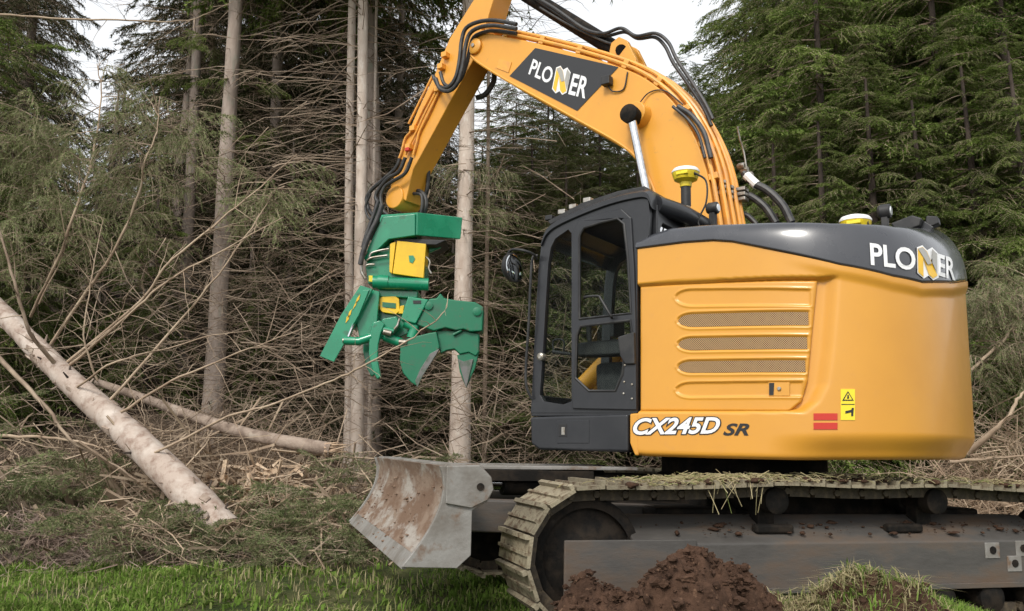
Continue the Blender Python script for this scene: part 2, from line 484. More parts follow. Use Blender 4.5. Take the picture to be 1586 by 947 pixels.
def wrap(s, z, off=0.0):
    s = np.asarray(s, float); z = np.asarray(z, float); off = np.asarray(off, float)
    a = np.interp(s, s_dense, PLd[:, 0]) + off * np.interp(s, s_dense, NRM[:, 0])
    l = np.interp(s, s_dense, PLd[:, 1]) + off * np.interp(s, s_dense, NRM[:, 1])
    return np.stack(np.broadcast_arrays(a, l, z), -1)
def SZ(px, py):
    """photograph pixel -> (arc length, height) on the house's outer wall"""
    o, d = to_local(px, py, YU)
    rel = PLd - o[:2]
    cr = rel[:, 0] * d[1] - rel[:, 1] * d[0]
    idx = np.where(cr[:-1] * cr[1:] <= 0)[0]
    best = None
    for i in idx:
        w = cr[i] / (cr[i] - cr[i + 1]); p = PLd[i] * (1 - w) + PLd[i + 1] * w
        t = np.dot(p - o[:2], d[:2]) / np.dot(d[:2], d[:2])
        if t > 0 and (best is None or t < best[0]): best = (t, s_dense[i] * (1 - w) + s_dense[i + 1] * w)
    if best is None:
        i = int(np.argmin(np.abs(cr[:900]))); t = np.dot(rel[i], d[:2]) / np.dot(d[:2], d[:2]); best = (t, s_dense[i])
    return (best[1], o[2] + d[2] * best[0])
def curve_sz(pts):
    a = np.array([SZ(*p) for p in pts]); return a[np.argsort(a[:, 0])]

def grid_obj(name, P, mt, parent, rz, rim=0.05, inward=None):
    """P (nu,nv,3) surface; a rim is folded inwards so that it has thickness"""
    nu, nv = P.shape[:2]
    idx = np.arange(nu * nv).reshape(nu, nv)
    F = np.stack([idx[:-1, :-1], idx[1:, :-1], idx[1:, 1:], idx[:-1, 1:]], -1).reshape(-1, 4)
    V = P.reshape(-1, 3)
    if rim:
        b = np.concatenate([idx[:, 0], idx[-1, 1:], idx[-2::-1, -1], idx[0, -2:0:-1]])
        Q = V[b] + (inward.reshape(-1, 3)[b] * rim)
        o = len(V); k = len(b); j = np.arange(k); j2 = (j + 1) % k
        V = np.concatenate([V, Q, V[b]])          # rim gets its own top ring, so the edge stays crisp
        F = np.concatenate([F, np.stack([o + k + j, o + k + j2, o + j2, o + j], -1)])
    me = np_mesh(name, V, F, mt, smooth=True)
    return link(name, me, parent, rz)

def inward_of(S):
    n = np.stack([np.interp(S, s_dense, NRM[:, 0]), np.interp(S, s_dense, NRM[:, 1]), S * 0], -1)
    return -n

# ---- body shell: one skin from the skirt over the counterweight, the side door set into it
c_bot = curve_sz([(975, 704), (1000, 707), (1100, 710), (1230, 713), (1350, 713), (1470, 713)])
c_blk = curve_sz([(990, 386), (1060, 377), (1105, 374), (1135, 376), (1200, 389), (1300, 412), (1380, 430), (1425, 440), (1470, 440), (1498, 436)])
zbot = lambda s: np.interp(s, c_bot[:, 0], c_bot[:, 1])
zblk = lambda s: np.interp(s, c_blk[:, 0], c_blk[:, 1])
S_front, S_skirt = SZ(988, 560)[0], SZ(975, 680)[0]
S_tan = SZ(1490, 560)[0]
S_end = PS[-1]
ss = np.concatenate([np.linspace(0, 1, 200)[:-1] * (S_tan + .25 - S_front) + S_front, np.linspace(S_tan + .25, S_end, 70)])
vv = np.linspace(0, 1, 104)
S2, V2 = np.meshgrid(ss, vv, indexing='ij')
Z2 = zbot(S2) * (1 - V2) + zblk(S2) * V2
door_top = curve_sz([(988, 441), (1060, 436), (1270, 429), (1310, 427)])
door_bot = curve_sz([(988, 639), (1100, 639), (1300, 639)])
dr = np.array([SZ(*p) for p in [(1303, 420), (1300, 470), (1294, 540), (1286, 595), (1272, 622), (1246, 643), (1225, 656)]])
d_top = np.interp(S2, door_top[:, 0], door_top[:, 1]) - Z2
d_bot = Z2 - np.interp(S2, door_bot[:, 0], door_bot[:, 1])
d_right = np.interp(Z2, dr[::-1, 1], dr[::-1, 0]) - S2
t_ = np.minimum(np.minimum(np.clip(d_top / .016, 0, 1), np.clip(d_bot / .02, 0, 1)), sstep(d_right, 0, .10))
off = -.055 * t_
zb_ = Z2 - zbot(S2)
off -= .075 * (1 - sstep(zb_, .0, .17)) * sstep(S2, SZ(1180, 690)[0], SZ(1300, 690)[0])       # chamfer under the tail
rr_ = .035
off -= rr_ - np.sqrt(np.maximum(0, rr_ ** 2 - np.clip(rr_ - zb_, 0, rr_) ** 2))
zt_ = zblk(S2) - Z2
off += .02 * sstep(zt_, .10, .03) * sstep(S2, SZ(1200, 400)[0], SZ(1330, 420)[0])               # lip under the dark hood
grid_obj("body_shell", wrap(S2, Z2, off), M['yellow'], exc, YU, .05, inward_of(S2))
# skirt in front of the shell
sk = MB()
zt, zb2 = SZ(980, 640)[1], SZ(985, 706)[1]
a0, a1 = wrap(S_skirt, 0)[0], wrap(S_front, 0)[0]
sk.prism([(a1 - .002, zb2), (a1 - .002, zt), (a0, zt - .005), (a0 + .0, zb2 + .09), (a0 - .04, zb2)], HW - .30, HW - .001)
sk.build("skirt_corner", M['yellow'], exc, YU, .012)

# ---- dark hood above
c_top = curve_sz([(990, 370), (1010, 360), (1035, 352), (1090, 347), (1150, 345), (1290, 344), (1345, 345), (1400, 347), (1450, 348), (1490, 350)])
ztop = lambda s: np.interp(s, c_top[:, 0], c_top[:, 1])
S_l0, S_l1 = SZ(1300, 380)[0], SZ(1488, 420)[0]
def hood_lean(s): return .07 + .20 * sstep(s, S_l0, S_l1)
def hood_off(s, v): return .016 - hood_lean(s) * (1 - np.sqrt(np.maximum(0, 1 - np.clip(v, 0, 1) ** 2 * .985)))
sh = np.concatenate([np.linspace(S_front - .01, S_tan + .25, 150)[:-1], np.linspace(S_tan + .25, S_end, 50)])
S3, V3 = np.meshgrid(sh, np.linspace(0, 1, 40), indexing='ij')
zb3, zt3 = zblk(S3) + .004, ztop(S3)
drop = 0 * S3
Z3 = zb3 * (1 - V3) + (zt3 - drop) * V3
lean = hood_lean(S3)
rr_ = .05
dtop = (zt3 - drop) - Z3
off3 = hood_off(S3, V3)
db = Z3 - zb3
off3 -= .012 - np.sqrt(np.maximum(0, .012 ** 2 - np.clip(.012 - db, 0, .012) ** 2))
P3 = wrap(S3, Z3, off3)
hood = grid_obj("engine_hood", P3, M['hood'], exc, YU, .05, inward_of(S3))
ring = P3[:, -1]
lid = MB()
cen = np.array([-.55, 0, ring[:, 2].max() - .06])
mid = ring * .6 + cen * .4; mid[:, 2] = ring[:, 2] * .5 + cen[2] * .5 - .01
n_ = len(ring)
LV = list(ring - [0, 0, .002]) + list(mid) + [cen]
LF = []
for i in range(n_ - 1):
    LF += [(i, i + 1, n_ + i + 1, n_ + i), (n_ + i, n_ + i + 1, 2 * n_)]
lid.add(LV, LF); lid.build("lid", M['hood'], hood, 0, 0, 60)

# unseen black filler block, added to stop light leaking through the body
core = MB()
zc0, zc1 = float(zbot(1.0)) + .02, float(ztop(1.2)) - .25
core.prism([(a * .90 + .02, l * .90) for a, l in PL[1:-1:3]] + [(.15, -1.2), (.15, 1.2)], zc0, zc1, 'xy')
core.build("light_leak_block", M['black'], exc, YU)
rt = MB(); rt.box(.16, 1.05, -1.34, -.45, zc0, zc0 + .85)
rt.build("tank_housing", M['yellow'], exc, YU, .05)

# ---- side door in the recess, with pressed grooves
def coons(b, r, t, l, nu, nv):
    def samp(poly, n):
        P = np.array([SZ(*p) for p in poly]); L = np.concatenate([[0], np.cumsum(np.hypot(*np.diff(P, axis=0).T))]); L /= L[-1]
        u = np.linspace(0, 1, n); return np.stack([np.interp(u, L, P[:, 0]), np.interp(u, L, P[:, 1])], -1)
    B, T, Lf, Rt = samp(b, nu), samp(t, nu), samp(l, nv), samp(r, nv)
    u = np.linspace(0, 1, nu)[:, None, None]; v = np.linspace(0, 1, nv)[None, :, None]
    return (1 - v) * B[:, None] + v * T[:, None] + (1 - u) * Lf[None] + u * Rt[None] - ((1 - u) * (1 - v) * B[0] + u * (1 - v) * B[-1] + (1 - u) * v * T[0] + u * v * T[-1])
slots = [((1043, 447), (1256, 447), (1253, 474), (1043, 474)), ((1046, 484), (1254, 480), (1252, 506), (1046, 509)),
         ((1046, 521), (1252, 519), (1250, 543), (1046, 545)), ((1046, 557), (1249, 555), (1247, 579), (1046, 580)),
         ((1044, 592), (1244, 590), (1238, 615), (1044, 616))]
slot_sz = [[SZ(*p) for p in q] for q in slots]
def slot_d(S, Z, q):
    """signed distance inside a slot whose front end is pointed/rounded"""
    s0, s1 = q[0][0], q[1][0]
    zt = np.interp(S, [q[0][0], q[1][0]], [q[0][1], q[1][1]]); zb = np.interp(S, [q[3][0], q[2][0]], [q[3][1], q[2][1]])
    h = (zt - zb) / 2; zc = (zt + zb) / 2
    ta = np.clip((S - s0) / (2.2 * h), 0, 1); hh = h * np.sqrt(np.maximum(0, 1 - (1 - ta) ** 2))
    return np.minimum(np.minimum(hh - np.abs(Z - zc), s1 - S), (S - s0))
G = coons([(989, 637), (1212, 637), (1222, 636)], [(1222, 636), (1240, 622), (1250, 590), (1257, 520), (1266, 434)],
          [(989, 443), (1060, 439), (1266, 434)], [(989, 637), (989, 443)], 150, 120)
Sd, Zd = G[..., 0], G[..., 1]
offd = np.full(Sd.shape, -.022)
for q in slot_sz:
    dd = slot_d(Sd, Zd, q)
    offd += -.010 * sstep(dd, 0, .012) + .006 * np.exp(-((dd + .004) / .006) ** 2)
ei = np.minimum(np.minimum(np.arange(150)[:, None], np.arange(150)[::-1][:, None]) * .0073, np.minimum(np.arange(120)[None], np.arange(120)[None, ::-1]) * .0069)
offd -= .012 * (1 - np.sqrt(np.clip(1 - (1 - np.clip(ei / .014, 0, 1)) ** 2, 0, 1)))
door = grid_obj("side_door", wrap(Sd, Zd, offd), M['yellow'], exc, YU, .03, inward_of(Sd))

# perforated vent mesh behind three of the slots
vm = bpy.data.materials.new("perforated_vent_mesh"); vm.use_nodes = True
N, L = vm.node_tree.nodes, vm.node_tree.links
b = N["Principled BSDF"]; b.inputs['Roughness'].default_value = .5
uvn = N.new("ShaderNodeUVMap"); vo = N.new("ShaderNodeTexVoronoi"); vo.inputs['Scale'].default_value = 95; vo.inputs['Randomness'].default_value = 0.0
mpv = N.new("ShaderNodeMapping"); mpv.inputs['Rotation'].default_value = (0, 0, RAD(45))
L.new(uvn.outputs[0], mpv.inputs[0]); L.new(mpv.outputs[0], vo.inputs['Vector'])
cr = N.new("ShaderNodeValToRGB"); cr.color_ramp.elements[0].position = .34; cr.color_ramp.elements[0].color = (.02, .016, .014, 1)
cr.color_ramp.elements[1].position = .46; cr.color_ramp.elements[1].color = (.50, .30, .12, 1)
L.new(vo.outputs['Distance'], cr.inputs[0]); L.new(cr.outputs[0], b.inputs['Base Color'])
for q in slot_sz[1:4]:
    s0, s1 = q[0][0] + .010, q[1][0] - .010
    u = np.linspace(0, 1, 60); S = s0 + (s1 - s0) * u
    ztq = np.interp(S, [q[0][0], q[1][0]], [q[0][1], q[1][1]]); zbq = np.interp(S, [q[3][0], q[2][0]], [q[3][1], q[2][1]])
    h = (ztq - zbq) / 2 - .012; zc = (ztq + zbq) / 2
    ta = np.clip((S - s0) / (2.2 * (h + .01)), 0, 1); hh = np.maximum(h * np.sqrt(np.maximum(0, 1 - (1 - ta) ** 2)), .002)
    v = np.linspace(-1, 1, 5)
    Sg = np.repeat(S[:, None], 5, 1); Zg = zc[:, None] + hh[:, None] * v[None]
    vo_ = grid_obj("vent", wrap(Sg, Zg, -.0275), vm, door, 0, .006, inward_of(Sg))
    uv = vo_.data.uv_layers.new(name="UVMap")
    vi = np.empty(len(vo_.data.loops), dtype=np.int32); vo_.data.loops.foreach_get("vertex_index", vi)
    flat = np.stack([Sg.ravel(), Zg.ravel()], -1)
    extra = len(vo_.data.vertices) - len(flat)
    flat = np.concatenate([flat, np.zeros((extra, 2))])
    uv.data.foreach_set("uv", flat[vi].astype(np.float32).ravel())

def wrap_poly(name, pxs, off, mt, parent, thick=.004, n=1):
    """flat plate lying on the house wall, outline from pixels"""
    P = []
    for i in range(len(pxs)):
        p, q = np.array(SZ(*pxs[i])), np.array(SZ(*pxs[(i + 1) % len(pxs)]))
        for k in range(n): P.append(p + (q - p) * k / n)
    P = np.array(P)
    A, Bk = wrap(P[:, 0], P[:, 1], off), wrap(P[:, 0], P[:, 1], off - thick)
    k = len(P); mb = MB()
    mb.add(list(A) + list(Bk), [tuple(range(k))] + [(i, (i + 1) % k, k + (i + 1) % k, k + i) for i in range(k)])
    return mb.build(name, mt, parent, YU if parent is exc else 0, 0, 30)
# latch
la = wrap_poly("latch_plate", [(1189, 592), (1222, 592), (1222, 613), (1189, 613)], -.020, M['yellow'], door)
la2 = wrap_poly("latch_recess", [(1190, 593), (1198, 593), (1197, 612), (1190, 612)], -.0185, M['black'], door)
p = SZ(1206, 602); c = wrap(p[0], p[1], -.02)
MB().lathe([(.013, -.01), (.013, .008), (.009, .012)], c, 'y', 14).build("lock", M['fitting'], door)
# stickers on the tail
wrap_poly("warning_sticker", [(1302, 603), (1324, 603), (1324, 651), (1302, 651)], .004, M['label'], exc, n=3)
wrap_poly("warning_triangle", [(1304, 621), (1322, 621), (1313, 606)], .0065, M['ink'], exc)
wrap_poly("warning_triangle_face", [(1307, 619.4), (1319.4, 619.4), (1313, 609)], .009, M['label'], exc)
wrap_poly("sticker_mark", [(1312, 612), (1314, 612), (1314.6, 618), (1311.4, 618)], .0105, M['ink'], exc)
wrap_poly("sticker_line", [(1303, 626), (1323, 626), (1323, 627.2), (1303, 627.2)], .0065, M['ink'], exc)
wrap_poly("sticker_figure", [(1309, 637), (1318, 635), (1319, 632), (1322, 632), (1321, 645), (1318, 645), (1318, 639), (1309, 641)], .0065, M['ink'], exc)
wrap_poly("red_reflector", [(1260, 640.5), (1297, 640.5), (1297, 651), (1260, 651)], .005, M['red'], exc, n=3)
wrap_poly("red_reflector", [(1260, 655), (1297, 655), (1297, 665.5), (1260, 665.5)], .005, M['red'], exc, n=3)

# ---- lettering
def text_pts(txt, offset=0.0, shear=0.0):
    cu = bpy.data.curves.new("lettering", 'FONT'); cu.body = txt; cu.offset = offset; cu.shear = shear; cu.resolution_u = 4
    ob = bpy.data.objects.new("lettering", cu); col.objects.link(ob)
    dg = bpy.context.evaluated_depsgraph_get()
    me = bpy.data.meshes.new_from_object(ob.evaluated_get(dg))
    V = np.array([v.co[:2] for v in me.vertices]); F = [tuple(p.vertices) for p in me.polygons]
    bpy.data.objects.remove(ob); bpy.data.curves.remove(cu); bpy.data.meshes.remove(me)
    return V, F
def letter_obj(name, txt, bl, br, tl, to3, mt, parent, rz, offset=0.0, shear=0.0, ref=None):
    V, F = text_pts(txt, offset, shear)
    R0, _ = text_pts(txt, ref if ref is not None else offset, shear)
    lo, hi = R0.min(0), R0.max(0)
    uv = (V - lo) / (hi - lo)
    bl, br, tl = map(np.array, (bl, br, tl))
    P = [to3(*(bl + (br - bl) * u + (tl - bl) * v)) for u, v in uv]
    me = bpy.data.meshes.new(name); me.from_pydata([tuple(map(float, p)) for p in P], [], F); me.materials.append(mt); me.update()
    return link(name, me, parent, rz)
def poly_obj(name, pxs, to3, mt, parent, rz):
    me = bpy.data.meshes.new(name); me.from_pydata([tuple(map(float, to3(*p))) for p in pxs], [], [tuple(range(len(pxs)))])
    me.materials.append(mt); me.update(); return link(name, me, parent, rz)
def logo_n(bl, br, tl, to3, parent, rz):
    bl, br, tl = map(np.array, (bl, br, tl))
    q = lambda u, v: tuple(bl + (br - bl) * u + (tl - bl) * v)
    outl = [(0, .10), (.30, -.04), (.52, .08), (.74, -.04), (1, .08), (1, .86), (.72, 1.02), (.48, .90), (.26, 1.03), (0, .93)]
    poly_obj("logo_border", [q(*p) for p in outl], lambda x, y: to3(x, y, 0), M['white'], parent, rz)
    poly_obj("logo_bar", [q(*p) for p in [(.05, .14), (.29, .01), (.29, .62), (.05, .88)]], lambda x, y: to3(x, y, 1), M['logo_y'], parent, rz)
    poly_obj("logo_bar", [q(*p) for p in [(.05, .90), (.27, .98), (.47, .86), (.95, .14), (.74, .02), (.54, .12), (.30, .62)]], lambda x, y: to3(x, y, 1), M['logo_y'], parent, rz)
    poly_obj("logo_bar", [q(*p) for p in [(.05, .89), (.26, .97), (.45, .86), (.70, .50), (.50, .44), (.30, .66)]], lambda x, y: to3(x, y, 2), M['logo_g'], parent, rz)
    poly_obj("logo_bar", [q(*p) for p in [(.72, .97), (.95, .84), (.95, .20), (.72, .52)]], lambda x, y: to3(x, y, 2), M['logo_g'], parent, rz)
def px_of(p):
    """house frame -> photograph pixel"""
    c, s_ = math.cos(YU), math.sin(YU); ct, st = math.cos(TILT), math.sin(TILT)
    x, y, z = c * p[0] - s_ * p[1], s_ * p[0] + c * p[1], p[2]
    x, z = ct * x + st * z, -st * x + ct * z
    q = np.array([x, y, z]) + EXC - np.array([0, 0, CAMH])
    f = q[1] * CA + q[2] * SA; u = -q[1] * SA + q[2] * CA
    return np.array([CX + FPX * q[0] / f, CY - FPX * u / f])
def hood_pt(px, py, k=0):
    want = np.array([px, py], float); t = want.copy()
    for _ in range(40):
        s, z = SZ(*t)
        v = (z - float(zblk(s)) - .004) / (float(ztop(s)) - float(zblk(s)))
        p = wrap(s, z, float(hood_off(s, v)) + .007 + .003 * k)
        t = t + .5 * (want - px_of(p)); t[0] = min(t[0], 1502)
    return p
letter_obj("lettering", "PLO", (1349, 411), (1419, 420), (1347, 376), hood_pt, M['white'], hood, 0, .022)
letter_obj("lettering", "ER", (1454, 427), (1480, 435), (1453, 393), hood_pt, M['white'], hood, 0, .022)
logo_n((1421, 428), (1454, 434), (1420, 380), hood_pt, hood, 0)
shell_pt = lambda k: (lambda px, py: wrap(*SZ(px, py), .004 + .003 * k))
letter_obj("lettering", "CX245D", (981, 674), (1116, 672), (981, 648), shell_pt(0), M['ink'], exc, YU, .075, .35, .03)
letter_obj("lettering", "CX245D", (981, 674), (1116, 672), (981, 648), shell_pt(1), M['white'], exc, YU, .03, .35)
letter_obj("lettering", "SR", (1120, 675), (1161, 675), (1120, 656), shell_pt(0), M['ink'], exc, YU, .03, .35)

# ---- things on the hood
def gnss(px, py, l, w, with_pole):
    a, z = UL(px, py, l)
    c = (a, l, z)
    r = w
    o = MB().lathe([(r * .42, -r * .95), (r * .45, -r * .62), (r * .85, -r * .42), (r * .98, -r * .05), (r, r * .12)], c, 'z', 28).build("receiver", M['rxyellow'], exc, YU, 0, 40)
    MB().lathe([(r * 1.02, r * .12), (r * 1.03, r * .24), (r * .9, r * .42), (r * .55, r * .54), (r * .1, r * .58)], c, 'z', 28).build("dome", M['domewhite'], o, 0, 0, 50)
    MB().box(a - r * .55, a + r * .35, l + r * .78, l + r * .99, z - r * .22, z + r * .02).build("label_panel", M['label'], o, 0, .006)
    MB().lathe([(r * .16, 0), (r * .16, .03), (r * .08, .06)], (a - r * .9, l + r * .3, z - r * .1), 'x', 10).build("plug", M['black'], o)
    return o, c
rx, c = gnss(1062, 271, .80, .108, True)
MB().tube([(c[0], c[1], c[2] - .10), (c[0], c[1], c[2] - .26)], .040, 14).build("receiver_pole", M['black'], exc, YU)
pp = MB().tube([(c[0], c[1], c[2] - .26), (c[0], c[1], c[2] - .50)], .030, 14)
for dz in (.27, .33, .36, .42): pp.lathe([(.036, -.008), (.036, .008)], (c[0], c[1], c[2] - dz), 'z', 14)
pp.build("pole_clamp", M['fitting'], exc, YU)
MB().tube(spline([(c[0] - .09, c[1] + .04, c[2] - .01), (c[0] - .17, c[1], c[2] - .08), (c[0] - .17, c[1], c[2] - .25), (c[0] - .1, c[1], c[2] - .40), (c[0] - .16, c[1], c[2] - .52)]), .008, 6).build("receiver_cable", M['rubber'], exc, YU)
rx2, c2 = gnss(1325, 347, -.25, .125, False)
MB().tube([(c2[0], c2[1], c2[2] - .10), (c2[0], c2[1], c2[2] - .35)], .03, 12).build("receiver_pole", M['black'], exc, YU)
def work_lamp(px, py, l, r, foot_py):
    a, z = UL(px, py, l); zf = UL(px, foot_py, l)[1]
    o = MB().lathe([(r * .7, .05), (r, .03), (r, -.035), (r * .9, -.045)], (a, l, z), 'x', 18).build("work_lamp", M['black'], exc, YU, .004)
    MB().lathe([(r * .62, -.046), (r * .60, -.052)], (a, l, z), 'x', 18).build("lens", M['lens'], o)
    MB().box(a - .025, a + .025, l - .03, l + .03, zf - .03, z - r * .8).build("lamp_bracket", M['black'], o, 0, .006)
work_lamp(1370, 328, -.05, .058, 352)
work_lamp(1104, 323, .55, .05, 348)
mi = MB(); A = [U3(*p, .05) for p in [(1379, 346), (1412, 333), (1428, 338), (1424, 350), (1404, 357), (1384, 353)]]
mi.prism([(p[0], p[2]) for p in A], -.22, .05); mi.build("camera_cover", M['black'], exc, YU, .012)
mi = MB(); A = [U3(*p, -.1) for p in [(1434, 334), (1452, 335), (1454, 346), (1440, 352), (1433, 346)]]
mi.prism([(p[0], p[2]) for p in A], -.2, -.1); mi.build("rear_camera", M['black'], exc, YU, .01)
mi = MB(); A = [U3(*p, -.02) for p in [(1418, 357), (1432, 343), (1446, 352), (1440, 360), (1420, 360)]]
mi.prism([(p[0], p[2]) for p in A], -.06, -.02); mi.build("camera_bracket", M['grey'], exc, YU, .005)

# ------------------------------------------------------------------ cab
CL, CR = 1.355, .22
def sheet(poly, w, name, mt, parent, rz=0.0, yz=False):
    mb = MB(); mb.add([(w, p[0], p[1]) if yz else (p[0], w, p[1]) for p in poly], [tuple(range(len(poly)))])
    return mb.build(name, mt, parent, rz, 0, 0)
cab = MB()
zfloor = UL(880, 642, CL)[1]
# base band below the cab
bb = [UL(*p, CL) for p in [(822, 646), (974, 641), (974, 701), (836, 697), (823, 688)]]
cabbase = MB().prism(bb, CR, CL + .012).build("cab_base", M['grey'], exc, YU, .02)
MB().prism([UL(*p, CL) for p in [(864, 652), (914, 651), (914, 687), (864, 687)]], CL + .005, CL + .016).build("hatch", M['grey'], cabbase, 0, .004)
MB().prism([UL(*p, CL) for p in [(867, 657), (880, 657), (880, 677), (867, 677)]], CL + .01, CL + .019).build("hatch_latch", M['black'], cabbase, 0, .003)
MB().prism([UL(*p, CL) for p in [(872, 662), (877, 662), (877, 674), (872, 674)]], CL + .015, CL + .024).build("hatch_lock", M['fitting'], cabbase, 0, .002)
# floor and sill
MB().prism([UL(*p, CL) for p in [(823, 634), (985, 636), (985, 644), (822, 645)]], CR, CL - .004).build("cab_floor", M['grey'], exc, YU, .006)
side = [UL(*p, CL) for p in [(822, 640), (826, 560), (830, 480), (834, 415), (838, 382), (846, 362), (864, 347), (900, 331), (945, 315), (985, 306), (1004, 308), (1006, 330), (1004, 372), (987, 384), (987, 640)]]
hole1 = [UL(*p, CL) for p in [(836, 612), (841, 540), (845, 470), (849, 408), (853, 384), (860, 370), (880, 356), (885, 362), (885, 622), (872, 627), (842, 622)]]
hole2 = [UL(*p, CL) for p in [(890, 628), (890, 500), (891, 360), (900, 345), (930, 336), (962, 330), (976, 343), (981, 420), (983, 500), (983, 628)]]
pil = MB().prism(side, CL - .05, CL, holes=[hole1, hole2]).build("cab_frame", M['grey'], exc, YU, .014, seg=3)
side_r = [(a, z) for a, z in side]
holr = [(min(a, 9), z) for a, z in hole1[:7]] + [UL(*p, CL) for p in [(900, 347), (962, 328), (985, 345), (988, 500), (988, 610)]]
MB().prism(side_r, CR, CR + .06, holes=[holr]).build("cab_frame", M['grey'], exc, YU, .012)
sheet(holr, CR + .024, "right_window", M['glassdark'], exc, YU)
sheet(hole1, CL - .025, "front_side_window", M['glass'], exc, YU)
# front and rear
front = side[:7]
for nm, (i0, i1) in {"front_lower_bar": (0, 1), "front_upper_bar": (5, 6)}.items():
    A = front[i0]; B = front[i1]
    if nm == "front_lower_bar": B = (A[0] + (B[0] - A[0]) * .35, A[1] + (B[1] - A[1]) * .35)
    q = [(A[0], A[1]), (B[0], B[1]), (B[0] - .05, B[1]), (A[0] - .05, A[1])]
    MB().prism(q, CR + .06, CL - .075).build(nm, M['grey'], exc, YU, .008)
wsv = [(a - .02, z) for a, z in front]
ws = MB()
nW = len(wsv)
ws.add([(a, CR + .06, z) for a, z in wsv] + [(a, CL - .075, z) for a, z in wsv], [(i, i + 1, nW + i + 1, nW + i) for i in range(nW - 1)])
ws.build("windscreen", M['glass'], exc, YU)
ar = side[-4][0]
zr0, zr1 = side[-1][1], side[-5][1]
rearw = [(l, z) for l, z in [(CR + .10, zr0 + 1.02), (CL - .14, zr0 + 1.02), (CL - .12, zr1 - .22), (CL - .17, zr1 - .16), (CR + .13, zr1 - .16), (CR + .10, zr1 - .2)]]
MB().prism([(CR, zr0), (CL - .075, zr0), (CL - .075, zr1 - .03), (CR, zr1 - .03)], ar - .03, ar + .03, 'yz', holes=[rearw]).build("cab_rear_frame", M['grey'], exc, YU, .012)
sheet(rearw, ar, "rear_window", M['glassdark'], exc, YU, True)
# roof: lofted cap, lower towards the front and rounded at the rear
rp = [UL(*p, CL) for p in [(840, 372), (848, 356), (864, 343), (900, 326), (945, 309), (985, 299), (1003, 299), (1010, 312)]]
rpo = spline(rp, 4)
roof = MB()
prof = [(-.004, .0), (.022, .012), (.022, .05), (-.03, .082), (-.12, .095)]
ring_l = [CL + p[0] for p in prof] + [CR - p[0] for p in reversed(prof)]
ring_h = [p[1] for p in prof] + [p[1] for p in reversed(prof)]
RV, RF = [], []
m_ = len(ring_l)
for i, (a, z) in enumerate(rpo):
    e = min(1, i / 4)
    for l, h in zip(ring_l, ring_h): RV.append((a, l, z - .055 + h * (.35 + .65 * e)))
for i in range(len(rpo) - 1):
    for k in range(m_ - 1): RF.append((i * m_ + k, i * m_ + k + 1, (i + 1) * m_ + k + 1, (i + 1) * m_ + k))
RF.append(tuple(range(m_))); RF.append(tuple((len(rpo) - 1) * m_ + k for k in range(m_ - 1, -1, -1)))
roof.add(RV, RF)
# rear overhang of the roof
roofo = roof.build("cab_roof", M['grey'], exc, YU, 0, 50)
zr = rpo[-3][1]
MB().tube(spline([(ar - .0, CL - .10, zr - .035), (ar - .07, CL - .35, zr - .045), (ar - .09, (CL + CR) / 2, zr - .05), (ar - .08, CR - .05, zr - .06), (ar + .02, CR - .12, zr - .07)]), .070, 16).build("roof_rear_rail", M['grey'], exc, YU, 0, 60)
g = [UL(*p, CL - .1) for p in [(852, 344), (905, 316), (960, 298), (1002, 290), (1006, 299), (960, 309), (905, 327), (856, 350)]]
MB().prism(g, CR + .02, CL - .06).build("roof_guard", M['black'], exc, YU, .008)
for p in [(853, 338), (873, 329), (890, 321), (912, 311)]:
    a, z = UL(*p, CL - .2)
    MB().box(a - .035, a + .035, CL - .28, CL - .16, z - .025, z + .018).build("roof_lamp", M['fitting'] if p[0] > 870 else M['black'], exc, YU, .008)
# door
dfr = [UL(*p, CL) for p in [(888, 634), (886, 500), (888, 362), (897, 342), (930, 332), (964, 324), (979, 338), (984, 420), (986, 500), (987, 636)]]
dup_ = [UL(*p, CL) for p in [(899, 495), (899, 366), (906, 354), (935, 345), (958, 340), (968, 348), (974, 400), (979, 486)]]
dlo = [UL(*p, CL) for p in [(893, 586), (895, 520), (901, 506), (978, 497), (981, 520), (970, 540), (966, 580), (955, 606), (914, 606)]]
cdoor = MB().prism(dfr, CL - .02, CL + .018, holes=[dup_, dlo]).build("cab_door", M['grey'], exc, YU, .010, seg=3)
sheet(dup_, CL - .002, "upper_door_window", M['glassdark'], cdoor)
sheet(dlo, CL - .002, "lower_door_window", M['glassdark'], cdoor)
for poly, nm in ((dup_, "window_seal"), (dlo, "window_seal")):
    MB().tube([(a, CL + .016, z) for a, z in poly] + [(poly[0][0], CL + .016, poly[0][1])], .011, 6).build(nm, M['black'], cdoor)
MB().tube(spline([U3(906, 462, CL + .06), U3(908, 460, CL + .075), U3(926, 459, CL + .075), U3(931, 464, CL + .075), U3(945, 488, CL + .07), U3(948, 493, CL + .03)], 5), .010, 8).build("door_handle", M['black'], cdoor)
hb = [UL(*p, CL) for p in [(960, 523), (986, 515), (987, 565), (972, 566), (964, 552)]]
MB().prism(hb, CL + .01, CL + .045).build("door_lock_cover", M['black'], cdoor, 0, .012)
for p in [(967, 592), (979, 596), (966, 610), (979, 618), (968, 566)]:
    MB().lathe([(.008, 0), (.008, .006), (.004, .008)], U3(*p, CL + .018), 'y', 8).build("bolt", M['fitting'], cdoor)
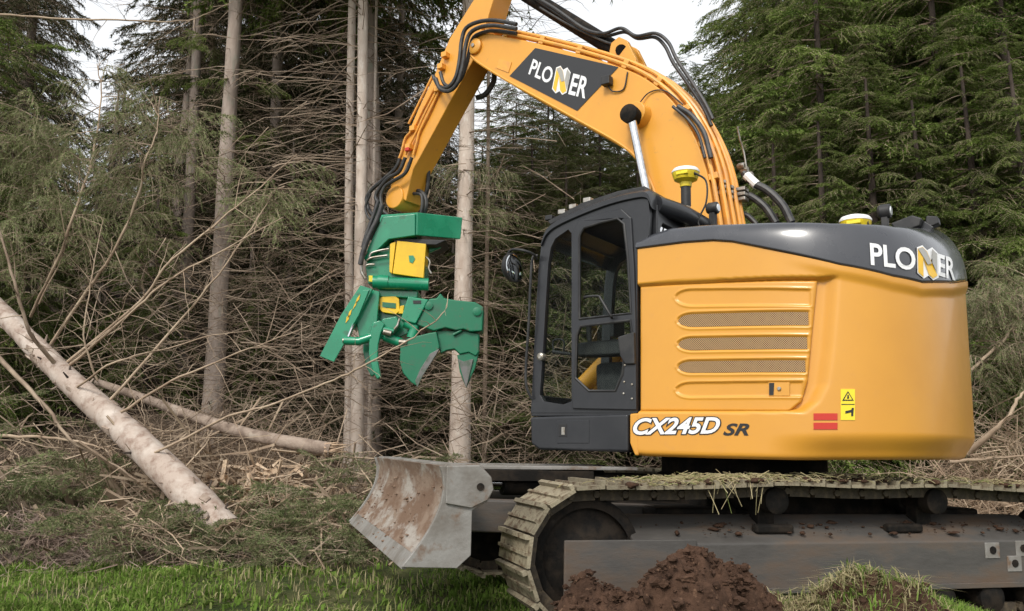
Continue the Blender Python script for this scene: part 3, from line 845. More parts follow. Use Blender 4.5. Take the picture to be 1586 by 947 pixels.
# front handle bar, hinge bracket and mirror
MB().tube(spline([U3(833, 396, CL + .03), U3(825, 400, CL + .05), U3(822, 430, CL + .06), U3(819, 500, CL + .06), U3(815, 560, CL + .05), U3(815, 596, CL + .05), U3(823, 618, CL + .02)]), .011, 8).build("grab_rail", M['black'], exc, YU)
MB().lathe([(.03, -.02), (.03, .025), (.016, .035)], U3(839, 553, CL + .01), 'y', 14).build("door_catch", M['fitting'], exc, YU)
MB().tube(spline([U3(832, 402, CL + .02), U3(826, 394, CL + .10), U3(810, 388, CL + .16), U3(793, 387, CL + .16), U3(786, 396, CL + .16), U3(786, 412, CL + .16)]), .010, 8).build("mirror_arm", M['black'], exc, YU)
mc = U3(795, 415, CL + .16)
mir = MB().lathe([(.02, .07), (.085, .055), (.118, .02), (.122, -.008), (.112, -.014)], (0, 0, 0), 'x', 28).build("mirror", M['black'], exc, YU, 0, 50)
mir.location = Matrix.Rotation(YU, 4, 'Z') @ Vector(mc); mir.rotation_euler = (0, RAD(6), YU - RAD(4))
mgl = MB().lathe([(.108, -.0145), (.09, -.021), (.05, -.026), (.01, -.028)], (0, 0, 0), 'x', 28).build("mirror_glass", M['mirror'], mir, 0, 0, 60)
# inside
MB().prism([(.20, zfloor + .12), (.78, zfloor + .12), (.80, zfloor + .42), (.20, zfloor + .42)], .52, 1.08).build("seat", M['seat'], exc, YU, .05)
MB().prism([(.18, zfloor + .40), (.34, zfloor + .42), (.27, zfloor + 1.02), (.14, zfloor + 1.02)], .53, 1.07).build("seat_back", M['seat'], exc, YU, .05)
MB().prism([(.17, zfloor + 1.05), (.27, zfloor + 1.05), (.25, zfloor + 1.25), (.16, zfloor + 1.25)], .66, .94).build("head_rest", M['seat'], exc, YU, .04)
for l0 in (.34, 1.10):
    MB().prism([(.35, zfloor + .45), (.85, zfloor + .45), (.88, zfloor + .56), (.35, zfloor + .58)], l0, l0 + .14).build("console", M['black'], exc, YU, .02)
    MB().tube([(.78, l0 + .07, zfloor + .55), (.80, l0 + .07, zfloor + .76)], [.016, .028], 8).build("joystick", M['black'], exc, YU)
MB().box(.93, .97, .30, .50, zfloor + .70, zfloor + .88).build("monitor", M['black'], exc, YU, .01)
MB().tube([U3(856, 545, .9), U3(884, 549, .9)], .014, 8).build("front_hand_rail", M['black'], exc, YU)
MB().tube(spline([U3(858, 549, .88), U3(857, 528, .88), U3(873, 528, .88), U3(873, 548, .88)], 3), .008, 6).build("cup_holder", M['black'], exc, YU)
# frame bracket seen through the cab
br = [UL(*p, .12) for p in [(898, 604), (962, 528), (975, 532), (975, 612), (912, 616)]]
brk = MB().prism(br, .06, .12).build("boom_bracket", M['boom'], exc, YU, .01)
MB().tube([U3(900, 600, .17), U3(968, 530, .17)], .075, 16).build("swing_cover", M['boom'], exc, YU)
for p in [(930, 586), (930, 597)]:
    MB().lathe([(.03, 0), (.03, .006)], U3(*p, .125), 'y', 16).build("round_sticker", M['label'], exc, YU)
# ------------------------------------------------------------------ boom, arm and their hydraulics
BW, AW = .25, .145
b_top = [(728, 62), (745, 51), (800, 60), (880, 79), (950, 100), (1000, 122), (1042, 157), (1072, 203), (1092, 255), (1103, 310), (1112, 365)]
b_bot = [(1032, 365), (1012, 292), (988, 248), (958, 222), (900, 189), (830, 150), (780, 122), (742, 98), (729, 86)]
bt = spline([UL(*p, BW) for p in b_top], 4)
bo = spline([UL(*p, BW) for p in b_bot], 4)
boom = MB().prism(bt + bo, -BW, BW).build("boom", M['boom'], exc, YU, .012)
for l in (BW, -BW):          # weld flange along the lower edge
    fl = MB(); s_ = 1 if l > 0 else -1
    fl.tube([(a, l + s_ * .004, z) for a, z in bo[3:]], .014, 6)
    fl.build("boom_flange", M['boom'], boom)
poly_obj("boom_decal", [(829, 74.5), (958, 104), (894, 172), (789, 118)], lambda x, y: U3(x, y, BW + .005), M['ink'], boom, 0)
bp = lambda px, py, k=0: U3(px, py, BW + .009 + .003 * k)
letter_obj("lettering", "PLO", (818, 115), (851, 131), (826, 91), bp, M['white'], boom, 0, .022)
letter_obj("lettering", "ER", (880, 146), (906, 153), (888, 114), bp, M['white'], boom, 0, .022)
logo_n((854, 142), (877, 147), (862, 102), bp, boom, 0)
# tip pin, lugs
tipc = U3(737, 73, BW)
MB().lathe([(.085, .0), (.085, .03), (.05, .045)], tipc, 'y', 20).build("boom_tip_pin", M['boom'], boom, 0, .005)
MB().lathe([(.02, .05), (.02, .06)], (tipc[0], tipc[1], tipc[2]), 'y', 10).build("grease_bolt", M['fitting'], boom)
MB().prism([UL(*p, BW) for p in [(774, 92), (793, 97), (788, 113), (770, 106)]], BW + .002, BW + .008).build("load_plate", M['pipe'], boom)
lug = [UL(*p, .08) for p in [(944, 100), (950, 70), (962, 60), (975, 66), (988, 92), (992, 120), (950, 112)]]
for l0 in (-.13, .07): MB().prism(lug, l0, l0 + .06).build("cylinder_lug", M['boom'], boom, 0, .008)
# boss of the boom cylinder
MB().lathe([(.13, -.02), (.115, .04), (.105, .10)], U3(990, 180, BW), 'y', 24).build("cylinder_boss", M['boom'], boom, 0, .008)
r0, r1 = U3(977, 178, BW + .16), U3(1001, 292, BW + .16)
d_ = Vector(r1) - Vector(r0)
MB().tube([Vector(r0) + d_ * .05, Vector(r0) + d_ * 1.4], .040, 18).build("cylinder_rod", M['steel'], exc, YU)
MB().tube([Vector(r0) + d_ * 1.4, Vector(r0) + d_ * 3.1], .085, 18).build("cylinder_barrel", M['boom'], exc, YU)
MB().lathe([(.05, -.10), (.075, -.09), (.085, .0), (.085, .05), (.05, .07)], r0, 'y', 20).build("rod_eye", M['dark'], exc, YU)
MB().tube([(r0[0], -BW - .06, r0[2]), (r0[0], BW + .1, r0[2])], .05, 16).build("rod_pin", M['dark'], exc, YU)
# work lamp on the boom with its cable
p = U3(940, 127, BW + .04); MB().box(p[0] - .05, p[0] + .04, BW + .01, BW + .09, p[2] - .04, p[2] + .045).build("boom_lamp", M['black'], exc, YU, .008)
MB().tube(spline([U3(942, 134, BW + .03), U3(950, 142, BW + .02), U3(966, 138, BW + .012), U3(972, 112, BW + .01)]), .007, 6).build("lamp_cable", M['rubber'], exc, YU)
MB().tube(spline([U3(986, 166, BW + .05), U3(1005, 144, BW + .02), U3(1030, 141, BW + .012), U3(1058, 162, BW + .012)]), .006, 6).build("lamp_cable", M['rubber'], exc, YU)

# ---- steel pipes along the back of the boom
def along(poly, t):
    P = np.array(poly); L = np.concatenate([[0], np.cumsum(np.hypot(*np.diff(P, axis=0).T))]); L /= L[-1]
    return np.array([np.interp(t, L, P[:, 0]), np.interp(t, L, P[:, 1])])
def boom_pipe(l, h, t0, t1, r, mt, jog=0.0, n=34):
    pts = []
    for i in range(n + 1):
        t = t0 + (t1 - t0) * i / n
        p = along(bt, t); q = along(bt, min(1, t + .01)) - along(bt, max(0, t - .01)); q /= np.hypot(*q)
        nn = np.array([q[1], -q[0]]);
        if nn[1] < 0 and t < .6: nn = -nn
        if t >= .6 and nn[0] > 0: nn = -nn
        hh = h + jog * (1 if t > .55 else 0) * math.sin((t - .55) * 9)
        p = p + nn * hh
        pts.append((p[0], l, p[1]))
    return MB().tube(pts, r, 8)
for k, (l, h, t0, t1, r) in enumerate([(.235, .035, .05, .995, .020), (.19, .085, .03, .995, .020), (.135, .05, .06, .995, .018), (.085, .10, .06, .995, .020),
                                       (.03, .06, .42, .995, .020), (-.03, .11, .40, .995, .020), (-.09, .06, .42, .995, .018), (-.15, .10, .44, .995, .020), (-.21, .05, .05, .995, .020)]):
    boom_pipe(l, h, t0, t1, r, None).build("hydraulic_pipe", M['pipe'], boom)
for t in (.12, .24, .36, .50, .60, .70, .79, .87):
    p = along(bt, t); q = along(bt, t + .008) - along(bt, t - .008); q /= np.hypot(*q); nn = np.array([q[1], -q[0]])
    if nn[1] < 0 and t < .6: nn = -nn
    if t >= .6 and nn[0] > 0: nn = -nn
    A = [p - q * .03, p + q * .03, p + q * .03 + nn * .085, p - q * .03 + nn * .085]
    MB().prism([tuple(x) for x in A], -.235, .25).build("pipe_clamp", M['pipe'], boom, 0, .008)
# clamps and fittings at the foot
for px, py, l in [(1131, 300, -.02), (1150, 302, -.14), (1120, 292, .08)]:
    a, l_, z = U3(px, py, l)
    mb = MB()
    for dz in (-.045, 0, .045): mb.box(a - .04, a + .04, l - .05, l + .05, z + dz - .016, z + dz + .016)
    mb.build("hose_clamp", M['fitting'], exc, YU, .006)
for px, py, l in [(1148, 258, -.2), (1153, 264, -.22), (1160, 272, -.24)]:
    MB().lathe([(.026, -.035), (.033, -.03), (.033, .02), (.024, .035)], U3(px, py, l), 'x', 8).build("pipe_fitting", M['fitting'], exc, YU)
for pth, r in [([(1152, 268), (1166, 283), (1190, 296), (1212, 318), (1226, 345)], .036), ([(1152, 302), (1166, 306), (1186, 322), (1202, 346)], .034), ([(1148, 330), (1160, 336), (1172, 348)], .024)]:
    MB().tube(spline([U3(*q, -.22) for q in pth]), r, 10).build("hydraulic_hose", M['rubber'], exc, YU)
a, l_, z = U3(1164, 280, -.22)
MB().tube([U3(1156, 272, -.22), U3(1172, 287, -.22)], .042, 10).build("hose_sleeve", M['domewhite'], exc, YU)
MB().tube(spline([U3(1142, 196, -.1), U3(1146, 216, -.14), U3(1152, 236, -.18), U3(1156, 262, -.2)]), .008, 6).build("thin_cable", M['fitting'], exc, YU)
for pth, l, r in [([(1050, 165), (1072, 180), (1090, 205), (1098, 232), (1101, 245)], BW + .03, .022), ([(1042, 165), (1066, 186), (1082, 210), (1092, 245)], BW + .045, .014)]:
    MB().tube(spline([U3(*q, l) for q in pth]), r, 8).build("boom_hose", M['rubber'], exc, YU)

# ---- arm cylinder on top of the boom
c0, c1 = Vector(U3(964, 84, 0)), Vector(U3(832, 2, 0))
dv = c1 - c0
MB().tube([c0, c0 + dv * 1.15], .082, 18).build("arm_cylinder", M['dark'], exc, YU)
MB().tube([c0 + dv * 1.15, c0 + dv * 1.75], .05, 16).build("arm_cylinder_rod", M['steel'], exc, YU)
MB().tube([U3(962, 78, -.14), U3(962, 78, .14)], .055, 14).build("cylinder_pin", M['dark'], exc, YU)
for k, (pth, l) in enumerate([([(826, -6), (860, 14), (905, 45), (935, 52), (962, 44), (985, 56), (1015, 52), (1035, 66), (1048, 92), (1072, 128), (1092, 160), (1104, 185)], .13),
                              ([(820, -8), (862, 20), (908, 50), (938, 56), (968, 50), (988, 60), (1014, 58), (1030, 72), (1043, 98), (1068, 134), (1090, 168), (1102, 195)], .09),
                              ([(836, 12), (880, 38), (930, 62), (952, 70)], .10)]):
    MB().tube(spline([U3(*q, l) for q in pth]), .017 if k < 2 else .012, 8).build("hydraulic_hose", M['rubber'], exc, YU)

# ---- arm
a_top = [(742, -14), (728, 8), (696, 60), (672, 118), (648, 168), (626, 220), (614, 262), (604, 290)]
a_bot = [(628, 312), (640, 262), (697, 158), (733, 93), (752, 40), (764, 0), (768, -14)]
ax = [UL(*p, AW) for p in a_top]; ay = [UL(*p, AW) for p in a_bot]
# the arm runs on above the picture to its upper end
arm_poly = [(ax[0][0] - .38, ax[0][1] + .62), (ax[0][0] - .30, ax[0][1] + .70)][:0] + ax + ay
up = np.array(ay[-1]) - np.array(ay[-3]); up /= np.hypot(*up)
arm_poly += [tuple(np.array(ay[-1]) + up * .55 + np.array([-.06, .0])), tuple(np.array(ay[-1]) + up * .8 + np.array([.10, .05])), tuple(np.array(ax[0]) + up * .5)]
arm = MB().prism(arm_poly, -AW, AW).build("arm", M['boom'], exc, YU, .012)
ac = UL(612, 306, AW)
MB().lathe([(.125, -.31), (.135, -.29), (.135, .0), (.125, .02), (.06, .025)], (ac[0], AW, ac[1]), 'y', 26).build("arm_end_boss", M['boom'], arm, 0, .006)
for k, (pth, l, r, mt) in enumerate([
    ([(800, 38), (768, 32), (742, 34), (722, 44), (715, 64), (712, 92), (706, 120), (694, 135), (680, 134), (671, 118)], BW + .05, .022, 'rubber'),
    ([(800, 45), (768, 40), (745, 42), (728, 52), (721, 72), (717, 100), (709, 128), (696, 141), (682, 138), (675, 122)], BW + .09, .022, 'rubber'),
    ([(800, 52), (768, 48), (750, 50), (734, 58), (728, 74), (723, 98), (714, 122), (700, 134), (688, 130), (682, 112)], BW + .02, .020, 'rubber')]):
    MB().tube(spline([U3(*q, l) for q in pth]), r, 8).build("hydraulic_hose", M[mt], exc, YU)
for k, (pth, l) in enumerate([([(676, 130), (655, 170), (640, 200), (628, 214), (622, 235), (618, 246)], AW + .02), ([(680, 134), (660, 172), (645, 204), (636, 222), (628, 240)], AW + .035),
                              ([(684, 132), (664, 176), (650, 204), (645, 222), (640, 240)], AW + .025), ([(670, 118), (650, 158), (633, 192)], AW - .06)]):
    MB().tube(spline([U3(*q, l) for q in pth]), .014, 8).build("arm_pipe", M['pipe'], arm)
for px, py in [(679, 139), (684, 104), (690, 86), (641, 200), (634, 228)]:
    a, l_, z = U3(px, py, AW + .03); MB().box(a - .035, a + .035, AW, AW + .07, z - .03, z + .03).build("pipe_bracket", M['pipe'], arm, 0, .006)
p = U3(632, 232, AW + .05); MB().box(p[0] - .03, p[0] + .03, AW + .03, AW + .075, p[2] - .02, p[2] + .02).build("red_coupling", M['red'], arm, 0, .006)
for pth, l, r in [([(620, 246), (612, 262), (592, 280), (576, 294), (568, 308), (572, 326), (580, 336)], AW + .03, .022), ([(628, 244), (618, 266), (602, 276), (588, 292), (582, 306), (590, 320)], AW + .06, .022),
                  ([(638, 244), (628, 268), (610, 280), (596, 290), (590, 306), (594, 326), (602, 334)], AW + .09, .020), ([(632, 300), (648, 296), (658, 304), (660, 318), (656, 332)], .0, .024),
                  ([(664, 262), (662, 290), (658, 304)], -.1, .022), ([(640, 300), (652, 302), (654, 316), (652, 330)], .05, .018), ([(574, 300), (566, 322), (573, 340), (584, 336)], AW + .1, .014)]:
    MB().tube(spline([U3(*q, l) for q in pth]), r, 8).build("head_hose", M['rubber'], exc, YU)
MB().tube([U3(590, 300, 0), U3(576, 372, 0)], .05, 12).build("bucket_link", M['dark'], exc, YU)
MB().tube(spline([U3(738, 152, -.16), U3(752, 146, -.18), U3(764, 128, -.2), U3(766, 112, -.2)]), .03, 8).build("hydraulic_hose", M['rubber'], exc, YU)

# ------------------------------------------------------------------ undercarriage
TB, TG, TWD = 0.0, 1.27, .60
FI, RI = 1.90, .415
def track_path():
    pts = []
    zc = TB + RI + .06
    pts += [(FI * (1 - 2 * i / 40), TB + .045) for i in range(41)]                                    # ground run, front to rear
    pts += [(-FI - RI * math.sin(t), zc - RI * math.cos(t)) for t in np.linspace(.1, math.pi - .15, 20)]
    top = spline([(-FI + .05, zc + RI), (-1.3, zc + RI + .0), (-.62, zc + RI + .03), (0, zc + RI + .018), (.62, zc + RI + .03), (1.2, zc + RI + .01), (FI - .05, zc + RI)], 6)
    pts += top
    pts += [(FI + RI * math.sin(t), zc + RI * math.cos(t)) for t in np.linspace(.15, math.pi - .1, 20)]
    return np.array(pts), zc
TP, ZC = track_path()
TPc = np.vstack([TP, TP[:1]])
TL = np.concatenate([[0], np.cumsum(np.hypot(*np.diff(TPc, axis=0).T))])
NSH = 54
sm = MB()
pit = TL[-1] / NSH
sm.box(-pit * .47, pit * .47, -TWD / 2, TWD / 2, -.012, .010)
sm.box(-pit * .50, -pit * .36, -TWD / 2 + .005, TWD / 2 - .005, .010, .038)
sm.box(pit * .02, pit * .12, -TWD / 2 + .005, TWD / 2 - .005, .010, .026)
for y in (-.13, .13): sm.box(-pit * .40, pit * .40, y - .025, y + .025, -.085, -.012)
sm.tube([(-pit * .45, -.17, -.05), (-pit * .45, .17, -.05)], .022, 8)
proto = sm.build("shoe", M['shoe'], None, 0, .004, seg=1)
proto.data.materials.append(M['chain'])
for p in proto.data.polygons:
    if p.center.z < -.013: p.material_index = 1
shoe_me = proto.data
bpy.data.objects.remove(proto)
for sgn, nm in ((1, "near"), (-1, "far")):
    tr = MB()
    # track frame is the body of the part: side beam with sloping upper face
    l0, l1 = sgn * (TG - .20), sgn * (TG + .22)
    sec = [(l0, .25), (l1, .27), (l1, .55), (l1 - sgn * .05, .585), (l0 + sgn * .14, .70), (l0, .70)]
    x0, x1 = -1.55, 1.62
    tr.add([(x0, y, z) for y, z in sec] + [(x1, y, z) for y, z in sec], [tuple(range(6)), tuple(range(11, 5, -1))] + [(i, (i + 1) % 6, 6 + (i + 1) % 6, 6 + i) for i in range(6)])
    part = tr.build("track", M['frame'], exc, YK, .012)
    # bottom flange, cut-outs, bosses
    MB().box(-1.5, 1.5, min(l1, l1 + sgn * .025), max(l1, l1 + sgn * .025), .245, .28).build("beam_flange", M['frame'], part, 0, .004)
    MB().box(1.22, 2.08, min(l1, l1 + sgn * .02), max(l1, l1 + sgn * .02), .245, .58).build("idler_guard", M['frame'], part, 0, .008)
    if sgn > 0:
        for x, z in [(-1.02, .49), (-1.28, .50), (-1.20, .40)]:
            MB().box(x - .06, x + .06, l1 - .004, l1 + .006, z - .055, z + .05).build("weld_patch", M['bladeedge'], part, 0, .004)
            MB().lathe([(.026, .006), (.026, .012), (.012, .013)], (x, l1, z), 'y', 12).build("plug", M['dark'], part)
        for x in (.62, -.38):
            MB().box(x - .14, x + .14, l1 - .13, l1 - .055, .6, .66).build("step_recess", M['dark'], part, 0, .02)
    for x in (.62, -.62):
        MB().lathe([(.05, -.26), (.085, -.25), (.085, -.10), (.065, -.09), (.065, .09), (.085, .10), (.085, .19), (.05, .21)], (x, sgn * TG, ZC + RI - .08), 'y', 20).build("carrier_roller", M['dark'], part)
        MB().box(x - .06, x + .06, sgn * TG - .05, sgn * TG + .05, .62, ZC + RI - .09).build("roller_post", M['dark'], part)
    for k in range(8):
        x = -1.4 + .4 * k
        MB().lathe([(.06, -.24), (.10, -.23), (.10, -.10), (.085, -.09), (.085, .09), (.10, .10), (.10, .22), (.05, .24)], (x, sgn * TG, .175), 'y', 18).build("track_roller", M['dark'], part)
    for x in (FI, -FI):
        MB().lathe([(.10, -.22), (.30, -.20), (RI - .10, -.14), (RI - .06, -.12), (RI - .06, .12), (RI - .10, .14), (RI - .13, .15), (.30, .10), (.12, .16), (.10, .20)], (x, sgn * TG, ZC), 'y', 36).build("idler_wheel" if x > 0 else "drive_sprocket", M['dark'], part)
    for k in range(NSH):
        d = (k + .3) * TL[-1] / NSH
        p = np.array([np.interp(d, TL, TPc[:, 0]), np.interp(d, TL, TPc[:, 1])])
        q = np.array([np.interp((d + .03) % TL[-1], TL, TPc[:, 0]), np.interp((d + .03) % TL[-1], TL, TPc[:, 1])]) - np.array([np.interp((d - .03) % TL[-1], TL, TPc[:, 0]), np.interp((d - .03) % TL[-1], TL, TPc[:, 1])])
        th = math.atan2(q[1], q[0])
        so = link("shoe", shoe_me, part)
        so.location = (p[0], sgn * TG, p[1])
        # path runs front->rear along the ground: outward is to the right of travel
        so.rotation_euler = (random.uniform(-.012, .012), -th, 0)
# centre frame and slewing ring
cf = MB()
cf.box(-.85, .85, -.95, .95, .45, .86)
cf.box(-1.3, -.7, -1.1, 1.1, .42, .74); cf.box(.7, 1.3, -1.1, 1.1, .42, .74)
cf.build("centre_frame", M['dark'], exc, YK, .02)
MB().lathe([(.70, .84), (.70, .93), (.66, .95), (.66, 1.06), (.60, 1.10)], (0, 0, 0), 'z', 40).build("slewing_ring", M['dark'], exc, 0, .006)
# ---- dozer blade
BX = 2.70
def blade_sec(z):       # concave front, z from 0 (cutting edge) to 1 (top)
    return .30 * (1 - z) ** 1.6 + .10 * z ** 3
zb0, zb1, BHW = .44, 1.00, 1.50
bl = MB()
n_ = 16; ny = 2
fr = [(BX + .02 + blade_sec(i / n_), zb0 + (zb1 - zb0) * i / n_) for i in range(n_ + 1)]
bk = [(x - .045, z) for x, z in fr]
bk[0] = (fr[0][0] - .02, fr[0][1] + .0)
bl.prism(fr + bk[::-1], -BHW + .03, BHW - .03)
blade = bl.build("dozer_blade", M['bladeface'], exc, YK, 0, 40)
MB().box(BX - .02, BX + .10, -BHW + .03, BHW - .03, zb1 - .035, zb1 + .012).build("top_rail", M['bladeedge'], blade, 0, .008)
ce = [(fr[0][0] + .012, fr[0][1] - .012), (fr[2][0] + .012, fr[2][1]), (fr[2][0] + .002, fr[2][1]), (fr[0][0] - .012, fr[0][1] - .012)]
MB().prism(ce, -BHW + .02, BHW - .02).build("cutting_edge", M['bladeedge'], blade, 0, .003)
for s_ in (1, -1):
    y0, y1 = (BHW - .03, BHW) if s_ > 0 else (-BHW, -BHW + .03)
    pf = [(x + .02, z) for x, z in fr]
    ep = pf + [(BX - .10, zb1 + .01), (BX - .17, zb1 - .06), (BX - .185, zb1 - .13), (BX - .15, zb1 - .20), (BX - .06, zb1 - .25), (BX - .06, zb0 + .06), (BX + .02, zb0 - .01)]
    e = MB().prism(ep, y0, y1).build("end_plate", M['bladeedge'], blade, 0, .006)
    yb0, yb1 = (BHW, BHW + .018) if s_ > 0 else (-BHW - .018, -BHW)
    MB().prism([(BX + .10, zb1), (BX - .09, zb1 + .005), (BX - .165, zb1 - .06), (BX - .18, zb1 - .13), (BX - .145, zb1 - .19), (BX - .05, zb1 - .235), (BX + .10, zb1 - .21)], yb0, yb1).build("hook_plate", M['bladeedge'], e, 0, .006)
    MB().lathe([(.022, 0), (.022, .006 * s_)], (BX - .10, yb1 if s_ > 0 else yb0, zb1 - .115), 'y', 14).build("hook_hole", M['dark'], e)
for l in (.78, -.78):
    MB().hull8([(BX, l - .11, .58), (BX, l + .11, .58), (BX, l + .11, .78), (BX, l - .11, .78)], [(1.2, l - .11, .52), (1.2, l + .11, .52), (1.2, l + .11, .74), (1.2, l - .11, .74)]).build("blade_arm", M['frame'], exc, YK, .012)
for l in (.34, -.34):
    MB().tube([(BX, l, .86), (1.9, l, .86)], .045, 16).build("blade_cylinder_rod", M['steel'], exc, YK)
    MB().tube([(2.15, l, .86), (1.1, l, .86)], .085, 18).build("blade_cylinder", M['dark'], exc, YK)
    MB().hull8([(BX + .02, l - .14, .955), (BX + .02, l + .14, .955), (BX + .02, l + .14, .98), (BX + .02, l - .14, .98)], [(1.15, l - .14, .965), (1.15, l + .14, .965), (1.15, l + .14, .99), (1.15, l - .14, .99)]).build("cylinder_cover", M['bladeedge'], exc, YK, .006)
    MB().box(1.5, BX, l + .13, l + .15, .88, .955).build("cover_side", M['dark'], exc, YK, .004)
# mud stuck in the bowl of the blade
import bmesh as _bm
_b = _bm.new(); _bm.ops.create_icosphere(_b, subdivisions=2, radius=1.0)
ICO = (np.array([v.co[:] for v in _b.verts]), np.array([[v.index for v in f.verts] for f in _b.faces])); _b.free()
def lumps(n, place, smin, smax, flat=.7):
    iv, f = ICO
    Vs, Fs = [], []
    for i in range(n):
        c, s = place(i), smin * (smax / smin) ** (rng.random() ** 2.0)
        v = iv * (1 + rng.uniform(-.42, .34, (len(iv), 1))) * s * rng.uniform(.6, 1.3, (1, 3)) * np.array([1, 1, flat])
        Vs.append(v + c); Fs.append(f + len(iv) * i)
    return np.concatenate(Vs), np.concatenate(Fs)
def on_blade(i):
    while True:
        y = rng.uniform(-BHW + .1, BHW - .1); t = rng.uniform(.05, .85)
        m = .5 + .5 * math.sin(y * 5.3 + 1.2) * math.cos(t * 4 + y)
        if rng.random() < m * (1.1 - t): return np.array([BX + .025 + blade_sec(t), y, zb0 + (zb1 - zb0) * t])
V, F = lumps(120, on_blade, .005, .024, .35)
tag(link("caked_mud", np_mesh("caked_mud", V, F, M['mud'], smooth=True), blade), kind="stuff")

# ------------------------------------------------------------------ felling head on the arm
head = empty("felling_head", W(625, 322, 9.25))
tag(head, "green and yellow tree felling head hanging from the arm tip", "felling head")
H0 = np.array(head.location)
def HP(px, py, Y): return tuple(W(px, py, Y) - H0)
def hprism(name, pts, Y0, Y1, mt, par=None, bevel=.012, Yt=None):
    """outline at depth Y0, carried straight back to Y1"""
    A = [np.array(HP(*p, Y0)) for p in pts]; k = len(A)
    sh = np.array([0, Y1 - Y0, 0]) if Yt is None else np.array(Yt)
    mb = MB(); mb.add(A + [p + sh for p in A], [tuple(range(k)), tuple(range(2 * k - 1, k - 1, -1))] + [(i, (i + 1) % k, k + (i + 1) % k, k + i) for i in range(k)])
    return mb.build(name, mt, par or head, 0, bevel)
def htube(name, pts, Y, r, mt, par=None, n=12):
    return MB().tube([HP(*p, Y) if len(p) == 2 else HP(*p) for p in pts], r, n).build(name, mt, par or head)
# mounting box with its two visible sides
def hull(name, A, B, mt, par=None, bevel=.012): return MB().hull8(A, B).build(name, mt, par or head, 0, bevel)
t0_, t1_, t2_ = np.array(HP(646, 329, 9.0)), np.array(HP(717, 337, 9.28)), np.array(HP(588, 333, 9.35))
u0_, u1_ = np.array(HP(645, 365, 9.0)), np.array(HP(714, 371, 9.28)); u2_ = t2_ + (u0_ - t0_)
mb_ = hull("mount_box", [t0_, t1_, t1_ + t2_ - t0_, t2_], [u0_, u1_, u1_ + u2_ - u0_, u2_], M['green'])
# sloping side plate down to the frame
A = [HP(592, 336, 9.02), HP(643, 331, 8.985), HP(643, 365, 8.985), HP(602, 371, 9.02), HP(566, 405, 9.06), HP(563, 399, 9.06)]
sp = MB(); k = len(A); sh = np.array([.03, .34, .0]); sp.add([np.array(p) for p in A] + [np.array(p) + sh for p in A], [tuple(range(k)), tuple(range(2 * k - 1, k - 1, -1))] + [(i, (i + 1) % k, k + (i + 1) % k, k + i) for i in range(k)])
sp.build("side_plate", M['green'], head, 0, .01)
hprism("box_floor", [(606, 368), (692, 372), (676, 380), (612, 378)], 9.06, 9.5, M['black'])
hprism("bracket_ear", [(664, 376), (684, 376), (682, 384), (664, 392)], 9.2, 9.26, M['green'])
hprism("upper_frame", [(570, 402), (610, 374), (660, 380), (658, 436), (570, 440), (566, 412)], 9.12, 9.5, M['green'])
yb = hprism("valve_box", [(615, 373), (660, 378), (656, 431), (608, 424)], 9.04, 9.36, M['headyellow'], None, .006)
hprism("valve_box_side", [(604, 378), (613, 374), (607, 424), (603, 421)], 9.055, 9.3, M['headyellow'], None, .004)
hprism("emblem", [(633, 396), (640, 396), (643, 401), (639, 408), (634, 406)], 9.033, 9.036, M['green'], yb, 0)
hprism("yellow_tag", [(571, 427), (577, 427), (577, 437), (571, 436)], 9.10, 9.13, M['label'], None, .003)
htube("tilt_cylinder", [(578, 437), (596, 437), (597, 439), (664, 441)], 9.08, .066, M['green'], n=18)
htube("cylinder_gland", [(586, 437), (602, 438)], 9.08, .078, M['green'], n=18)
hprism("turntable", [(586, 448), (648, 450), (646, 462), (588, 460)], 9.12, 9.5, M['green'])
for pth, r in [([(572, 398), (576, 392), (590, 388), (602, 386)], .012), ([(568, 404), (574, 400), (584, 398), (600, 396)], .012), ([(566, 412), (572, 410), (580, 410)], .012), ([(568, 390), (562, 400), (560, 420), (566, 432)], .016), ([(660, 398), (666, 406), (664, 416), (668, 424)], .010)]:
    htube("steel_line", spline([p for p in pth], 4), 9.05, r, M['fitting'])
htube("hose_bundle", spline([(592, 318), (584, 340), (572, 365), (562, 392), (558, 410)], 5), 9.0, .028, M['rubber'])
htube("hose_bundle", spline([(586, 312), (577, 338), (567, 366), (562, 384)], 5), 9.06, .022, M['rubber'])
# lower frame with name plate
hprism("lower_frame", [(580, 456), (640, 458), (634, 516), (604, 530), (580, 522), (570, 500)], 9.2, 9.5, M['green'])
npz = hprism("name_plate", [(590, 460), (612, 459), (618, 463), (619, 482), (613, 487), (593, 484), (588, 480), (588, 464)], 9.12, 9.2, M['headyellow'], None, .006)
hprism("name_plate_window", [(592, 468), (613, 470), (613, 478), (592, 476)], 9.112, 9.118, M['green_worn'], npz, .002)
hprism("yellow_tag", [(620, 474), (626, 473), (624, 486), (617, 486)], 9.1, 9.14, M['headyellow'], None, .003)
